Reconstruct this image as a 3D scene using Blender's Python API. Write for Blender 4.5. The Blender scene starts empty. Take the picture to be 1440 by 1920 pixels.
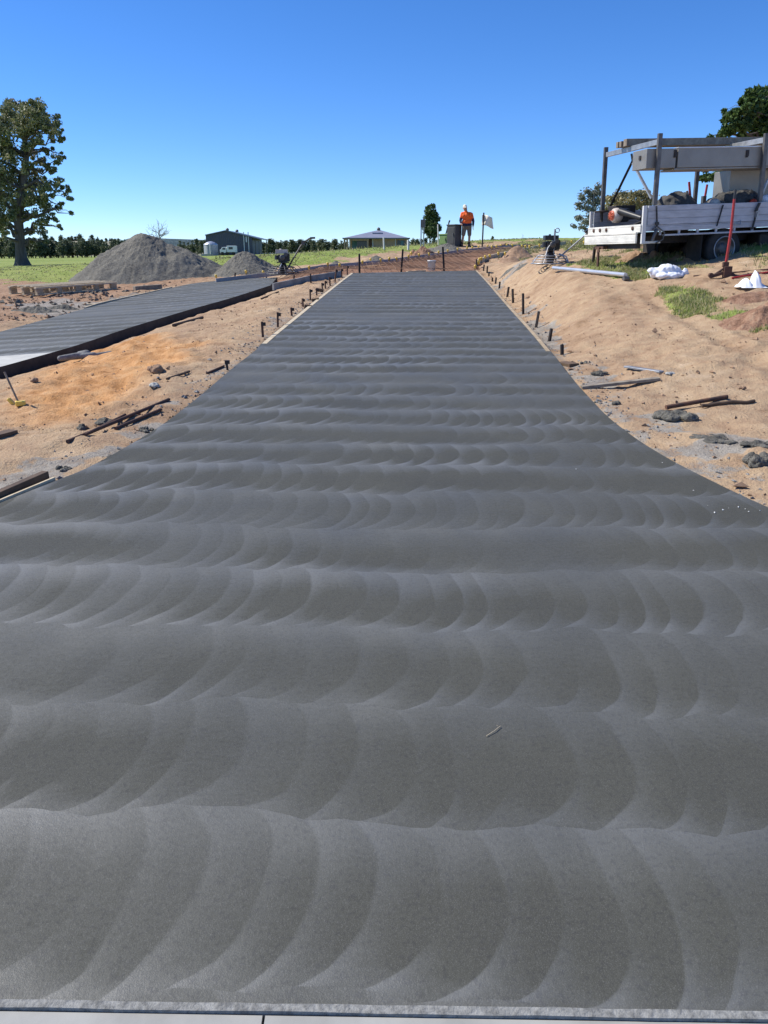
import bpy, math, random
import numpy as np
from mathutils import Vector, Matrix
random.seed(7); RNG=np.random.default_rng(11)
R=math.radians; pi=math.pi
sc=bpy.context.scene
col=sc.collection
# ---------------------------------------------------------------- camera
PITCH=18.5; FPX=1440.0; CAMZ=1.6
cd=bpy.data.cameras.new('camera'); cam=bpy.data.objects.new('camera',cd); col.objects.link(cam)
cam.location=(0,0,CAMZ); cam.rotation_euler=(R(90-PITCH),0,0)
cd.sensor_fit='VERTICAL'; cd.sensor_height=36; cd.lens=27.0; cd.clip_end=6000; cd.clip_start=.05
sc.camera=cam
# ---------------------------------------------------------------- world and sun
SUN_EL=46.0; SUNV=Vector((-.97,.24,0)).normalized()
sd=(SUNV*math.cos(R(SUN_EL))+Vector((0,0,math.sin(R(SUN_EL))))).normalized()
w=bpy.data.worlds.new('World'); sc.world=w; w.use_nodes=True
nt=w.node_tree; bg=nt.nodes['Background']
sky=nt.nodes.new('ShaderNodeTexSky'); sky.sky_type='NISHITA'; sky.sun_disc=False
sky.sun_elevation=R(SUN_EL); sky.sun_rotation=math.atan2(SUNV.x,SUNV.y)
sky.altitude=900; sky.air_density=.78; sky.dust_density=.0; sky.ozone_density=4.0
hs=nt.nodes.new('ShaderNodeHueSaturation'); hs.inputs['Saturation'].default_value=1.14
hs.inputs['Hue'].default_value=.5
tn=nt.nodes.new('ShaderNodeMix'); tn.data_type='RGBA'; tn.blend_type='MULTIPLY'; tn.inputs[0].default_value=1; tn.inputs[7].default_value=(.82,.90,1.10,1)
nt.links.new(sky.outputs[0],tn.inputs[6]); nt.links.new(tn.outputs[2],hs.inputs['Color']); nt.links.new(hs.outputs[0],bg.inputs[0]); bg.inputs[1].default_value=.136
sl=bpy.data.lights.new('sun','SUN'); sl.energy=5.0; sl.angle=R(.55); sl.color=(1,.945,.85)
so=bpy.data.objects.new('sun',sl); col.objects.link(so); so.rotation_euler=sd.to_track_quat('Z','Y').to_euler()
sc.view_settings.view_transform='Standard'; sc.view_settings.look='None'; sc.view_settings.gamma=1
sc.view_settings.exposure=.27
# ---------------------------------------------------------------- numeric helpers
def ss(a,b,x):
    t=np.clip((np.asarray(x,float)-a)/(b-a),0,1); return t*t*(3-2*t)
def _h(i,j,s):
    n=(i.astype(np.int64)*374761393+j.astype(np.int64)*668265263+s*1274126177)&0xffffffff
    n=((n^(n>>13))*1274126177)&0xffffffff; n=(n^(n>>16))&0xffffffff
    return n/4294967295.0
def vn(x,y,s=0):
    x=np.asarray(x,float); y=np.asarray(y,float)
    i=np.floor(x); j=np.floor(y); u=x-i; v=y-j; u=u*u*u*(u*(u*6-15)+10); v=v*v*v*(v*(v*6-15)+10)
    i=i.astype(np.int64); j=j.astype(np.int64)
    a=_h(i,j,s); b=_h(i+1,j,s); c=_h(i,j+1,s); d=_h(i+1,j+1,s)
    return (a*(1-u)+b*u)*(1-v)+(c*(1-u)+d*u)*v
def fbm(x,y,f,o=4,s=0,g=.5):
    r=0; a=1; t=0
    for k in range(o):
        r=r+a*(vn(x*f+k*17.3,y*f-k*9.1,s+k)-.5); t+=a; a*=g; f*=2.03
    return r/t
def ridged(x,y,f,o=4,s=0):
    r=0;a=1;t=0
    for k in range(o):
        r=r+a*(1-np.abs(2*vn(x*f+k*7.7,y*f+k*3.1,s+k)-1)); t+=a;a*=.5;f*=2.1
    return r/t
def sdf(poly,x,y):
    """signed distance to a closed polygon, negative inside"""
    x=np.asarray(x,float); y=np.asarray(y,float)
    d=np.full(x.shape,1e18); ins=np.zeros(x.shape,bool)
    n=len(poly)
    for k in range(n):
        ax,ay=poly[k]; bx,by=poly[(k+1)%n]
        ex,ey=bx-ax,by-ay; L=ex*ex+ey*ey
        if L<1e-12: continue
        t=np.clip(((x-ax)*ex+(y-ay)*ey)/L,0,1)
        d=np.minimum(d,(x-ax-t*ex)**2+(y-ay-t*ey)**2)
        c=((ay>y)!=(by>y))
        with np.errstate(divide='ignore',invalid='ignore'):
            xi=(bx-ax)*(y-ay)/(by-ay if by!=ay else 1e-9)+ax
        ins^=(c&(x<xi))
    d=np.sqrt(d); return np.where(ins,-d,d)
# ---------------------------------------------------------------- smooth lie of the land
SL=.047
def plane(x,y): return SL*np.asarray(y,float)
_TX=[-1.5,-.5,-.24,-.12,0,.12,.3,.6,2]; _TZ=[.6,.72,1.15,1.45,1.75,2.25,2.4,2.5,2.6]
def G(x,y):
    x=np.asarray(x,float); y=np.asarray(y,float)
    yb=np.clip(y,-50,70)
    base=SL*yb+.026*np.clip(yb-25,0,11)-(SL+.0)*np.clip(yb-44,0,100)*1.0
    base=np.where(yb>36,base,base)
    right=np.clip(x-2.0,0,9)*(.05+.10*ss(5,12,y))*(1-.8*ss(17,30,y))
    lx=np.clip(-1.95-x,0,50)
    left=-.72*(1-np.exp(-lx*.12/.72))*ss(3,9,y)
    near=base+right+left
    t=x/np.maximum(y,8)
    far=np.interp(t,_TX,_TZ)+.0048*np.clip(y-60,0,120)*np.clip(1-np.abs(t+.05)/.35,0,1)*1.0
    k=ss(27,62-16*ss(.14,.03,t),y)
    return near*(1-k)+far*k
def ray(px,py):
    u=(px-720)/FPX; v=(960-py)/FPX; c,s=math.cos(R(PITCH)),math.sin(R(PITCH))
    return Vector((u, c+v*s, -s+v*c))          # z-depth 1 along the camera axis
_TS=np.concatenate([np.geomspace(.6,60,5000),np.geomspace(60.1,900,2500)])
def hit(px,py,f):
    d=ray(px,py); X=d.x*_TS; Y=d.y*_TS; Z=CAMZ+d.z*_TS
    g=Z-f(X,Y); k=np.argmax(g<0)
    if g[k]>=0:
        q=_TS<70; k=int(np.argmin(g[q]/_TS[q])); return Vector((X[k],Y[k],float(f(X[k:k+1],Y[k:k+1])[0])))
    t0,t1=_TS[k-1],_TS[k]; a,b=g[k-1],g[k]; t=t0+(t1-t0)*a/(a-b)
    return Vector((d.x*t,d.y*t,CAMZ+d.z*t))
def at(px,py,y):
    d=ray(px,py); t=y/d.y; return Vector((d.x*t,y,CAMZ+d.z*t))
def poly(pts,f):
    return [tuple(hit(a,b,f)[:2]) for a,b in pts]
# ---------------------------------------------------------------- slab outlines
R_EDGE=[(895,507),(915,527),(937,552),(960,578),(1000,620),(1040,667),(1075,713),(1103,743),(1137,780),(1177,811),(1205,831),(1260,864),(1327,898),(1393,930),(1440,951)]
L_EDGE=[(658,512),(637,527),(605,552),(577,574),(560,588),(533,609),(488,645),(480,657),(443,684),(393,727),(353,760),(300,800),(247,832),(167,877),(100,903),(0,943)]
RE=poly(R_EDGE,plane); LE=poly(L_EDGE,plane)
def chaikin(p,n=2):
    for _ in range(n):
        q=[p[0]]
        for a,b in zip(p,p[1:]):
            q+= [(a[0]*.75+b[0]*.25,a[1]*.75+b[1]*.25),(a[0]*.25+b[0]*.75,a[1]*.25+b[1]*.75)]
        q.append(p[-1]); p=q
    return p
RE=chaikin(RE); LE=chaikin(LE)
_fa=hit(0,1873,plane); _fb=hit(1440,1897,plane); _fs=(_fb.y-_fa.y)/(_fb.x-_fa.x)
def front_y(x): return _fa.y+(x-_fa.x)*_fs
RX=RE+[(RE[-1][0]+2.2,RE[-1][1]-1.1),(RE[-1][0]+2.6,front_y(RE[-1][0]+2.6))]
LX=LE+[(LE[-1][0]-2.2,LE[-1][1]-1.1),(LE[-1][0]-2.6,front_y(LE[-1][0]-2.6))]
MAIN=RX+LX[::-1]
LN=[(0,688),(83,665),(153,645),(233,617),(300,597),(367,577),(430,560),(507,535)]
LF=[(0,622),(80,600),(92,597),(165,577),(250,556),(325,539),(360,531),(410,526),(465,522),(520,520)]
LNp=chaikin(poly(LN,G)); LFp=chaikin(poly(LF,G))
e0=LNp[0]; e1=LNp[1]; f0=LFp[0]; f1=LFp[2]
LNp=[(e0[0]-2.2,e0[1]-4.6)]+LNp; LFp=[(f0[0]-1.8,f0[1]-6.2)]+LFp
LEFT=LNp+LFp[::-1]
EXC=poly([(658,511),(895,506),(907,491),(950,478),(1020,463),(1000,461.5),(962,464),(915,467),(865,473),(765,486),(680,497),(585,507),(520,517),(507,533),(600,518),(650,512)],G)
# ---------------------------------------------------------------- soil masks
ORANGE=poly([(20,720),(110,660),(260,625),(420,640),(330,690),(250,760),(120,790),(30,780)],G)
G1=poly([(1075,520),(1120,512),(1240,518),(1262,532),(1235,546),(1165,546),(1110,536)],G)
G2=poly([(1232,560),(1262,556),(1330,570),(1325,590),(1290,592),(1265,578)],G)
G3=poly([(1325,600),(1375,596),(1445,604),(1520,615),(1520,630),(1440,622),(1370,612)],G)
G4=poly([(985,488),(1010,466),(1100,470),(1130,482),(1160,500),(1230,512),(1400,512),(1540,514),(1540,500),(1500,478),(1100,440),(975,455),(940,470)],G)
BARE=poly([(1150,452),(1540,452),(1540,500),(1300,494),(1180,492)],G)
CEM=[poly(p,G) for p in [
 [(0,925),(60,900),(130,870),(230,840),(300,800),(350,770),(290,790),(200,830),(110,858),(40,880),(0,890)],
 [(0,575),(60,568),(120,560),(170,566),(230,552),(300,540),(260,552),(170,578),(90,592),(60,582)],
 [(1290,820),(1350,810),(1410,830),(1370,850),(1290,845)],
 [(1215,778),(1270,760),(1300,770),(1270,800),(1225,800)],
 [(1100,690),(1135,685),(1140,715),(1085,730),(1070,700)],
 [(1400,850),(1450,840),(1460,880),(1410,885)],
 [(1340,905),(1440,915),(1440,945),(1400,930)],
 [(1150,800),(1200,800),(1290,870),(1260,865)],
 [(925,520),(960,505),(990,500),(985,506),(945,520),(930,527)],
 [(985,560),(1010,570),(1030,600),(1050,650),(1020,640),(980,590)]]]
def field_start(x):
    xs=[-60,-14,-10.5,-7.5,-5,-3,0,3.2,8,20]; ys=[27,27,26,30,28.5,27.5,30.5,35,39,46]
    return np.interp(x,xs,ys)
def masks(x,y):
    n=fbm(x,y,1.3,4,5); n2=fbm(x,y,4.0,3,9)
    fs_=field_start(x)
    grass=ss(-1.2,1.6,y-fs_+n*4+n2*2)
    for k,(P_,w_) in enumerate([(G1,.25),(G2,.2),(G3,.2),(G4,1.0)]):
        if k<3: m=ss(.18,-.22,sdf(P_,x,y)+n*.5+n2*.45)
        else: m=.85*ss(.8,-.8,sdf(P_,x,y)+n*2.2+n2*1.5)*ss(.02,-.5,-(sdf(BARE,x,y))-.2+n*2.5)
        grass=np.maximum(grass,m)
    cem=np.zeros_like(n)
    for P_ in CEM: cem=np.maximum(cem,ss(.12,-.12,sdf(P_,x,y)+n2*.75+n*.3))
    d=sdf(MAIN,x,y)
    cem=np.maximum(cem,.72*ss(.30,.0,d+n2*1.1+n*.5))
    org=ss(.35,-.5,sdf(ORANGE,x,y)+n*1.2)
    red=ss(.15,-.1,sdf(EXC,x,y))
    red=np.maximum(red,.75*ss(.5,-.5,sdf(BARE,x,y)+n*1.2))
    red=np.maximum(red,.65*ss(-9,-9.8,x+0*n)*0)
    far_left=ss(.3,1.2,sdf(LEFT,x,y))*ss(-4.5,-7,x-.0*y)*ss(12,14,y)
    red=np.maximum(red,.6*far_left)
    return grass,cem*(1-.0*grass),org,red
def H(x,y,fine=True):
    x=np.asarray(x,float); y=np.asarray(y,float)
    dm=sdf(MAIN,x,y); dl=sdf(LEFT,x,y)
    k=ss(0,1.3,dm); b=plane(x,y)*(1-k)+G(x,y)*k
    b=b-.045*np.exp(-np.clip(dm,0,9)/.35)-.19*np.exp(-np.clip(dl,0,9)/.6)
    # bank beside the far right edge of the drive
    b=b+.28*ss(.35,1.3,dm)*(x>1)*ss(9,16,y)*(1-ss(21,27,y))-.10*ss(.0,.12,dm)*ss(.7,.2,dm)*(x>1)*ss(8,12,y)*(y<24)
    if fine:
        de=sdf(EXC,x,y)
        am=ss(.02,.5,dm)*ss(.0,.4,dl)
        near=1-ss(30,60,y)
        n=fbm(x,y,.6,3,1)*.16*ss(.4,2,dm)*ss(.2,1.2,dl)+fbm(x,y,2.6,4,2)*.11*am
        rough=ss(.35,.7,vn(x*.45,y*.45,33))
        cl=ridged(x,y,7.5,3,3)-.55
        n=n+cl*.042*am*(.15+rough)+fbm(x,y,19,2,6)*.016*am
        # rills in the orange fan left of the drive
        o=ss(.4,-.4,sdf(ORANGE,x,y))
        n=n+o*(ridged(x*1.0+y*.35,y*.9,1.5,3,8)-.6)*.16
        # wheel ruts across the right bank
        for o_ in (3.3,4.75):
            q=np.abs(x-(o_+.13*(y-4)+.25*np.sin(y*.35))); m_=np.exp(-(q/.11)**2)*ss(.5,1.2,dm)*ss(3.5,5,y)*(1-ss(13,15,y))
            n=n-m_*(.028+.010*np.sin(y*70+x*20))*ss(.25,.6,vn(x*.9,y*.9,51))+.012*np.exp(-((q-.2)/.06)**2)*m_.max()*(y<14)*(y>4)*ss(.5,1.2,dm)
        n=n*(near*.9+.1)*(1-.6*ss(0,-.2,de))
        b=b+n
    b=np.where(dm<.0,np.minimum(b,plane(x,y)-.10),b)
    b=np.where(dl<.0,np.minimum(b,G(x,y)-.12),b)
    b=np.where(y<front_y(x)+.0,plane(x,y)-.12,b)
    b=np.where(sdf(EXC,x,y)<0,b-.05,b)
    return b
def Hs(x,y): return float(H(np.array([x]),np.array([y]))[0])
def P(px,py): return hit(px,py,lambda X,Y:H(X,Y))
# cheaper lookups: rays only test the coarse land first
def P(px,py):
    c=hit(px,py,G)
    d=ray(px,py)
    t0=(c.y/d.y) if c else 60
    ts=np.linspace(max(.6,t0*.8),t0*1.25,700)
    Z=CAMZ+d.z*ts; g=Z-H(d.x*ts,d.y*ts); k=int(np.argmax(g<0))
    if g[k]>=0 or k==0:
        k=int(np.argmin(g/ts)); x=d.x*ts[k]; y=d.y*ts[k]; return Vector((x,y,float(H(np.array([x]),np.array([y]))[0])))
    t=ts[k-1]+(ts[k]-ts[k-1])*g[k-1]/(g[k-1]-g[k])
    return Vector((d.x*t,d.y*t,CAMZ+d.z*t))
# ---------------------------------------------------------------- shader expression helper
class E:
    def __init__(s,nt,v): s.nt=nt; s.v=v
    def m(s,op,b=None,c=None,clamp=False):
        n=s.nt.nodes.new('ShaderNodeMath'); n.operation=op; n.use_clamp=clamp
        for k,q in enumerate([s,b,c]):
            if q is None: continue
            q=q.v if isinstance(q,E) else q
            if isinstance(q,(int,float)): n.inputs[k].default_value=q
            else: s.nt.links.new(q,n.inputs[k])
        return E(s.nt,n.outputs[0])
    def __add__(s,o): return s.m('ADD',o)
    def __radd__(s,o): return s.m('ADD',o)
    def __sub__(s,o): return s.m('SUBTRACT',o)
    def __rsub__(s,o): return (s*-1)+o
    def __mul__(s,o): return s.m('MULTIPLY',o)
    def __rmul__(s,o): return s.m('MULTIPLY',o)
    def __truediv__(s,o): return s.m('DIVIDE',o)
    def floor(s): return s.m('FLOOR')
    def fract(s): return s.m('FRACT')
    def step(s,a,b):
        n=s.nt.nodes.new('ShaderNodeMapRange'); n.interpolation_type='SMOOTHSTEP'
        s.nt.links.new(s.v,n.inputs[0]); n.inputs[1].default_value=a; n.inputs[2].default_value=b
        if a>b:
            n.inputs[1].default_value=b; n.inputs[2].default_value=a; n.inputs[3].default_value=1; n.inputs[4].default_value=0
        return E(s.nt,n.outputs[0])
class MT:
    def __init__(s,name,rough=.7,spec=.5,metal=0):
        s.m=bpy.data.materials.new(name); s.m.use_nodes=True; s.nt=s.m.node_tree
        s.b=s.nt.nodes['Principled BSDF']; s.b.inputs['Roughness'].default_value=rough
        s.b.inputs['Specular IOR Level'].default_value=spec; s.b.inputs['Metallic'].default_value=metal
        s.tc=s.nt.nodes.new('ShaderNodeTexCoord')
    def obj(s): return s.tc.outputs['Object']
    def scaled(s,v,sc_):
        n=s.nt.nodes.new('ShaderNodeMapping'); n.inputs['Scale'].default_value=sc_; s.nt.links.new(v,n.inputs[0]); return n.outputs[0]
    def sep(s,v):
        n=s.nt.nodes.new('ShaderNodeSeparateXYZ'); s.nt.links.new(v,n.inputs[0]); return [E(s.nt,o) for o in n.outputs]
    def comb(s,x,y,z=0):
        n=s.nt.nodes.new('ShaderNodeCombineXYZ')
        for k,q in enumerate([x,y,z]):
            if isinstance(q,E): s.nt.links.new(q.v,n.inputs[k])
            else: n.inputs[k].default_value=q
        return n.outputs[0]
    def noise(s,scale,detail=3,v=None,rough=.5,dist=0):
        n=s.nt.nodes.new('ShaderNodeTexNoise'); n.inputs['Scale'].default_value=scale; n.inputs['Detail'].default_value=detail
        n.inputs['Roughness'].default_value=rough; n.inputs['Distortion'].default_value=dist
        s.nt.links.new(v if v is not None else s.obj(),n.inputs['Vector']); return E(s.nt,n.outputs[0])
    def white(s,v):
        n=s.nt.nodes.new('ShaderNodeTexWhiteNoise'); n.noise_dimensions='3D'; s.nt.links.new(v,n.inputs['Vector']); return E(s.nt,n.outputs[0])
    def attr(s,name):
        n=s.nt.nodes.new('ShaderNodeAttribute'); n.attribute_name=name; return E(s.nt,n.outputs['Fac'])
    def island(s):
        n=s.nt.nodes.new('ShaderNodeNewGeometry'); return E(s.nt,n.outputs['Random Per Island'])
    def objrand(s):
        n=s.nt.nodes.new('ShaderNodeObjectInfo'); return E(s.nt,n.outputs['Random'])
    def ramp(s,f,stops):
        n=s.nt.nodes.new('ShaderNodeValToRGB'); cr=n.color_ramp
        while len(cr.elements)<len(stops): cr.elements.new(.5)
        for e,(p,c) in zip(cr.elements,stops): e.position=p; e.color=(*c,1)
        s.nt.links.new(f.v if isinstance(f,E) else f,n.inputs[0]); return n.outputs[0]
    def mix(s,f,a,b,mode='MIX'):
        n=s.nt.nodes.new('ShaderNodeMix'); n.data_type='RGBA'; n.blend_type=mode
        for k,q in ((0,f),(6,a),(7,b)):
            if isinstance(q,E): q=q.v
            if isinstance(q,(int,float)): n.inputs[k].default_value=q
            elif isinstance(q,tuple): n.inputs[k].default_value=(*q,1)
            else: s.nt.links.new(q,n.inputs[k])
        return n.outputs[2]
    def color(s,c):
        if isinstance(c,tuple): s.b.inputs['Base Color'].default_value=(*c,1)
        else: s.nt.links.new(c,s.b.inputs['Base Color'])
    def rough(s,e): s.nt.links.new(e.v,s.b.inputs['Roughness'])
    def bump(s,h,dist=.01,strength=1,prev=None):
        n=s.nt.nodes.new('ShaderNodeBump'); n.inputs['Distance'].default_value=dist; n.inputs['Strength'].default_value=strength
        s.nt.links.new(h.v,n.inputs['Height'])
        if prev is not None: s.nt.links.new(prev,n.inputs['Normal'])
        s.nt.links.new(n.outputs[0],s.b.inputs['Normal']); return n.outputs[0]
M={}
def simple(name,c,c2=None,scale=6,rough=.6,metal=0,spec=.5,bump=0,detail=4,stretch=None,lo=.35,hi=.65):
    t=MT(name,rough,spec,metal)
    v=t.scaled(t.obj(),stretch) if stretch else t.obj()
    n=t.noise(scale,detail,v,.6)
    t.color(t.ramp(n,[(lo,c),(hi,c2 or tuple(q*.75 for q in c))]))
    if bump: t.bump(n,bump)
    M[name]=t.m; return t.m
simple('timber',(.48,.37,.24),(.30,.23,.14),5,.8,stretch=(1,1,14),bump=.003)
simple('pale_timber',(.62,.52,.36),(.44,.36,.24),4,.8,stretch=(3,3,3),bump=.003)
simple('old_timber',(.30,.26,.20),(.17,.14,.11),5,.85,stretch=(2,2,2),bump=.003)
simple('dark_timber',(.15,.095,.055),(.07,.045,.03),4,.8,bump=.003)
simple('rust',(.13,.06,.035),(.055,.035,.03),14,.85,bump=.002)
simple('black_steel',(.022,.02,.02),(.05,.035,.028),18,.6,spec=.4,bump=.001)
simple('galv',(.44,.45,.46),(.30,.31,.32),9,.45,.6)
simple('dull_steel',(.17,.16,.15),(.10,.095,.09),9,.5,.5)
simple('alu',(.62,.64,.66),(.48,.50,.53),3,.38,.55,stretch=(1,1,10))
simple('yellow',(.85,.60,.10),(.72,.50,.08),20,.45)
simple('white_plastic',(.88,.88,.86),(.68,.68,.66),8,.45)
simple('black_plastic',(.02,.02,.022),(.035,.035,.035),12,.45)
simple('rubber',(.02,.02,.02),(.045,.04,.035),8,.85)
simple('white_bag',(.86,.87,.90),(.76,.78,.82),5,.6)
simple('cloth_dark',(.05,.048,.045),(.095,.09,.08),9,.95)
simple('red_paint',(.42,.03,.025),(.28,.025,.02),10,.4)
simple('red_bright',(.75,.08,.03),(.6,.05,.02),10,.5)
simple('orange_plastic',(.70,.16,.07),(.5,.10,.05),14,.5)
simple('cream_plastic',(.62,.55,.48),(.45,.38,.32),9,.5)
simple('formply',(.38,.36,.36),(.27,.255,.26),2.2,.7)
simple('box_dark',(.065,.062,.06),(.05,.048,.047),6,.55)
simple('green_box',(.20,.30,.10),(.17,.26,.085),6,.6)
simple('hivis',(.95,.16,.03),(.85,.12,.02),9,.85)
simple('navy',(.012,.018,.05),(.02,.028,.07),9,.9)
simple('khaki',(.20,.165,.125),(.14,.115,.085),12,.95)
simple('skin',(.45,.25,.17),(.38,.20,.13),12,.55)
simple('boot',(.08,.05,.03),(.04,.025,.015),12,.8)
simple('roof_blue',(.26,.27,.33),(.22,.23,.29),.7,.5)
simple('brick_pale',(.42,.29,.19),(.34,.23,.15),1.2,.85)
simple('trim_white',(.70,.70,.68),(.6,.6,.58),3,.6)
simple('window_dark',(.02,.03,.035),(.04,.055,.065),.5,.12)
simple('curtain_teal',(.10,.20,.23),(.07,.15,.18),3,.7)
simple('concrete_pale',(.38,.38,.355),(.30,.30,.28),6,.85,bump=.002)
simple('old_concrete',(.50,.50,.46),(.40,.40,.37),4,.85,bump=.002)
simple('edging',(.30,.30,.28),(.15,.15,.14),60,.85,bump=.006,detail=5)
simple('side_shade',(.055,.05,.045),(.03,.028,.026),5,.85)  # near-black shade painted onto the edge faces of the path slabs
simple('grey_form',(.30,.30,.29),(.2,.2,.195),4,.8)
simple('rust_bar',(.30,.19,.125),(.2,.12,.08),20,.85)
simple('pebble_grey',(.26,.26,.255),(.14,.14,.14),14,.95,bump=.006)
simple('soil_clod',(.36,.235,.15),(.24,.15,.09),12,.95,bump=.006)
simple('pebble_white',(.75,.74,.72),(.6,.6,.58),20,.8)
simple('bark',(.15,.125,.105),(.085,.07,.06),3,.9,stretch=(2,2,.4),bump=.02)
simple('bark_pale',(.34,.31,.27),(.2,.18,.16),3,.9,stretch=(2,2,.5))
simple('wire',(.30,.22,.14),(.2,.15,.1),9,.6)
def wave_metal(name,c,axis,per,rough=.5,amp=.006):
    t=MT(name,rough,.5,.0); x=t.sep(t.obj())
    f=(x[axis]*(2*pi/per)).m('SINE'); n=t.noise(.8,3)
    t.color(t.mix(n*.5,c,tuple(q*.72 for q in c))); t.bump(f,amp,1); M[name]=t.m
wave_metal('shed_wall',(.075,.078,.105),0,.38,.5,.03)
wave_metal('shed_roof',(.13,.15,.17),1,.3,.4,.02)
wave_metal('tank_side',(.36,.39,.44),2,.16,.45,.015)
def checker(name):
    t=MT(name,.42,.5,.35); x=t.sep(t.obj()); s=.035
    x[0]=x[0]+x[1]
    a=(x[0]/s+x[2]/s); b=(x[0]/s-x[2]/s)
    q=((a.fract()-.5).m('ABSOLUTE')*3).m('SUBTRACT',(b.fract()-.5).m('ABSOLUTE'))
    q2=q.step(.1,.5); n=t.noise(5,3)
    t.color(t.mix(n,(.34,.32,.28),(.22,.205,.18))); t.bump(q2,.0018,.8); M[name]=t.m
checker('checkerplate')
def fins(name,c):      # dropside panels with pressed ribs and grime
    t=MT(name,.5,.5,.15); x=t.sep(t.obj()); n=t.noise(3,5,t.scaled(t.obj(),(1,1,4)),.65)
    g=(x[2]/.125).fract(); l=(g-.5).m('ABSOLUTE').step(.44,.49)
    t.color(t.mix(l*.28,t.ramp(n,[(.35,c),(.7,tuple(q*.66 for q in c))]),(.12,.12,.12)))
    t.bump(l*-1,.005,.7); M[name]=t.m
fins('dropside',(.52,.53,.56)); fins('tailgate_paint',(.88,.85,.75))
def leafmat(name,stops,rough=.55,trans=.25):
    t=MT(name,rough,.35); r=t.island(); n=t.noise(.9,3)
    f=(r*.6+n*.5)
    t.color(t.ramp(f,stops))
    try: t.b.inputs['Transmission Weight'].default_value=0
    except Exception: pass
    # two-sided leaf: part of the light passes through
    tr=t.nt.nodes.new('ShaderNodeBsdfTranslucent'); mx=t.nt.nodes.new('ShaderNodeMixShader'); mx.inputs[0].default_value=trans
    out=[q for q in t.nt.nodes if q.type=='OUTPUT_MATERIAL'][0]
    cr=[l.from_socket for l in t.nt.links if l.to_socket==t.b.inputs['Base Color']][0]
    t.nt.links.new(cr,tr.inputs[0]); t.nt.links.new(t.b.outputs[0],mx.inputs[1]); t.nt.links.new(tr.outputs[0],mx.inputs[2]); t.nt.links.new(mx.outputs[0],out.inputs[0])
    M[name]=t.m
leafmat('leaf_big',[(.2,(.07,.10,.035)),(.45,(.16,.185,.07)),(.7,(.29,.29,.14)),(.9,(.44,.40,.24))])
leafmat('leaf_dark',[(.2,(.025,.05,.014)),(.5,(.055,.10,.026)),(.85,(.12,.19,.05))])
leafmat('leaf_grey',[(.15,(.12,.14,.11)),(.45,(.20,.22,.17)),(.85,(.38,.39,.31))])
leafmat('leaf_yellow',[(.15,(.14,.15,.07)),(.45,(.26,.24,.12)),(.85,(.50,.42,.24))])
leafmat('leaf_forest',[(.2,(.05,.07,.04)),(.5,(.105,.135,.07)),(.85,(.2,.22,.12))])
leafmat('leaf_sapling',[(.15,(.03,.06,.02)),(.5,(.06,.11,.03)),(.9,(.18,.24,.10))])
leafmat('leaf_hill',[(.15,(.06,.085,.09)),(.5,(.09,.12,.12)),(.9,(.13,.15,.14))])
leafmat('grass_blade',[(.2,(.13,.19,.04)),(.42,(.24,.30,.08)),(.58,(.40,.37,.16)),(.8,(.55,.47,.28))],.6,.3)
leafmat('grass_dry',[(.2,(.15,.19,.05)),(.45,(.28,.28,.11)),(.8,(.50,.43,.25))],.6,.3)
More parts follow.
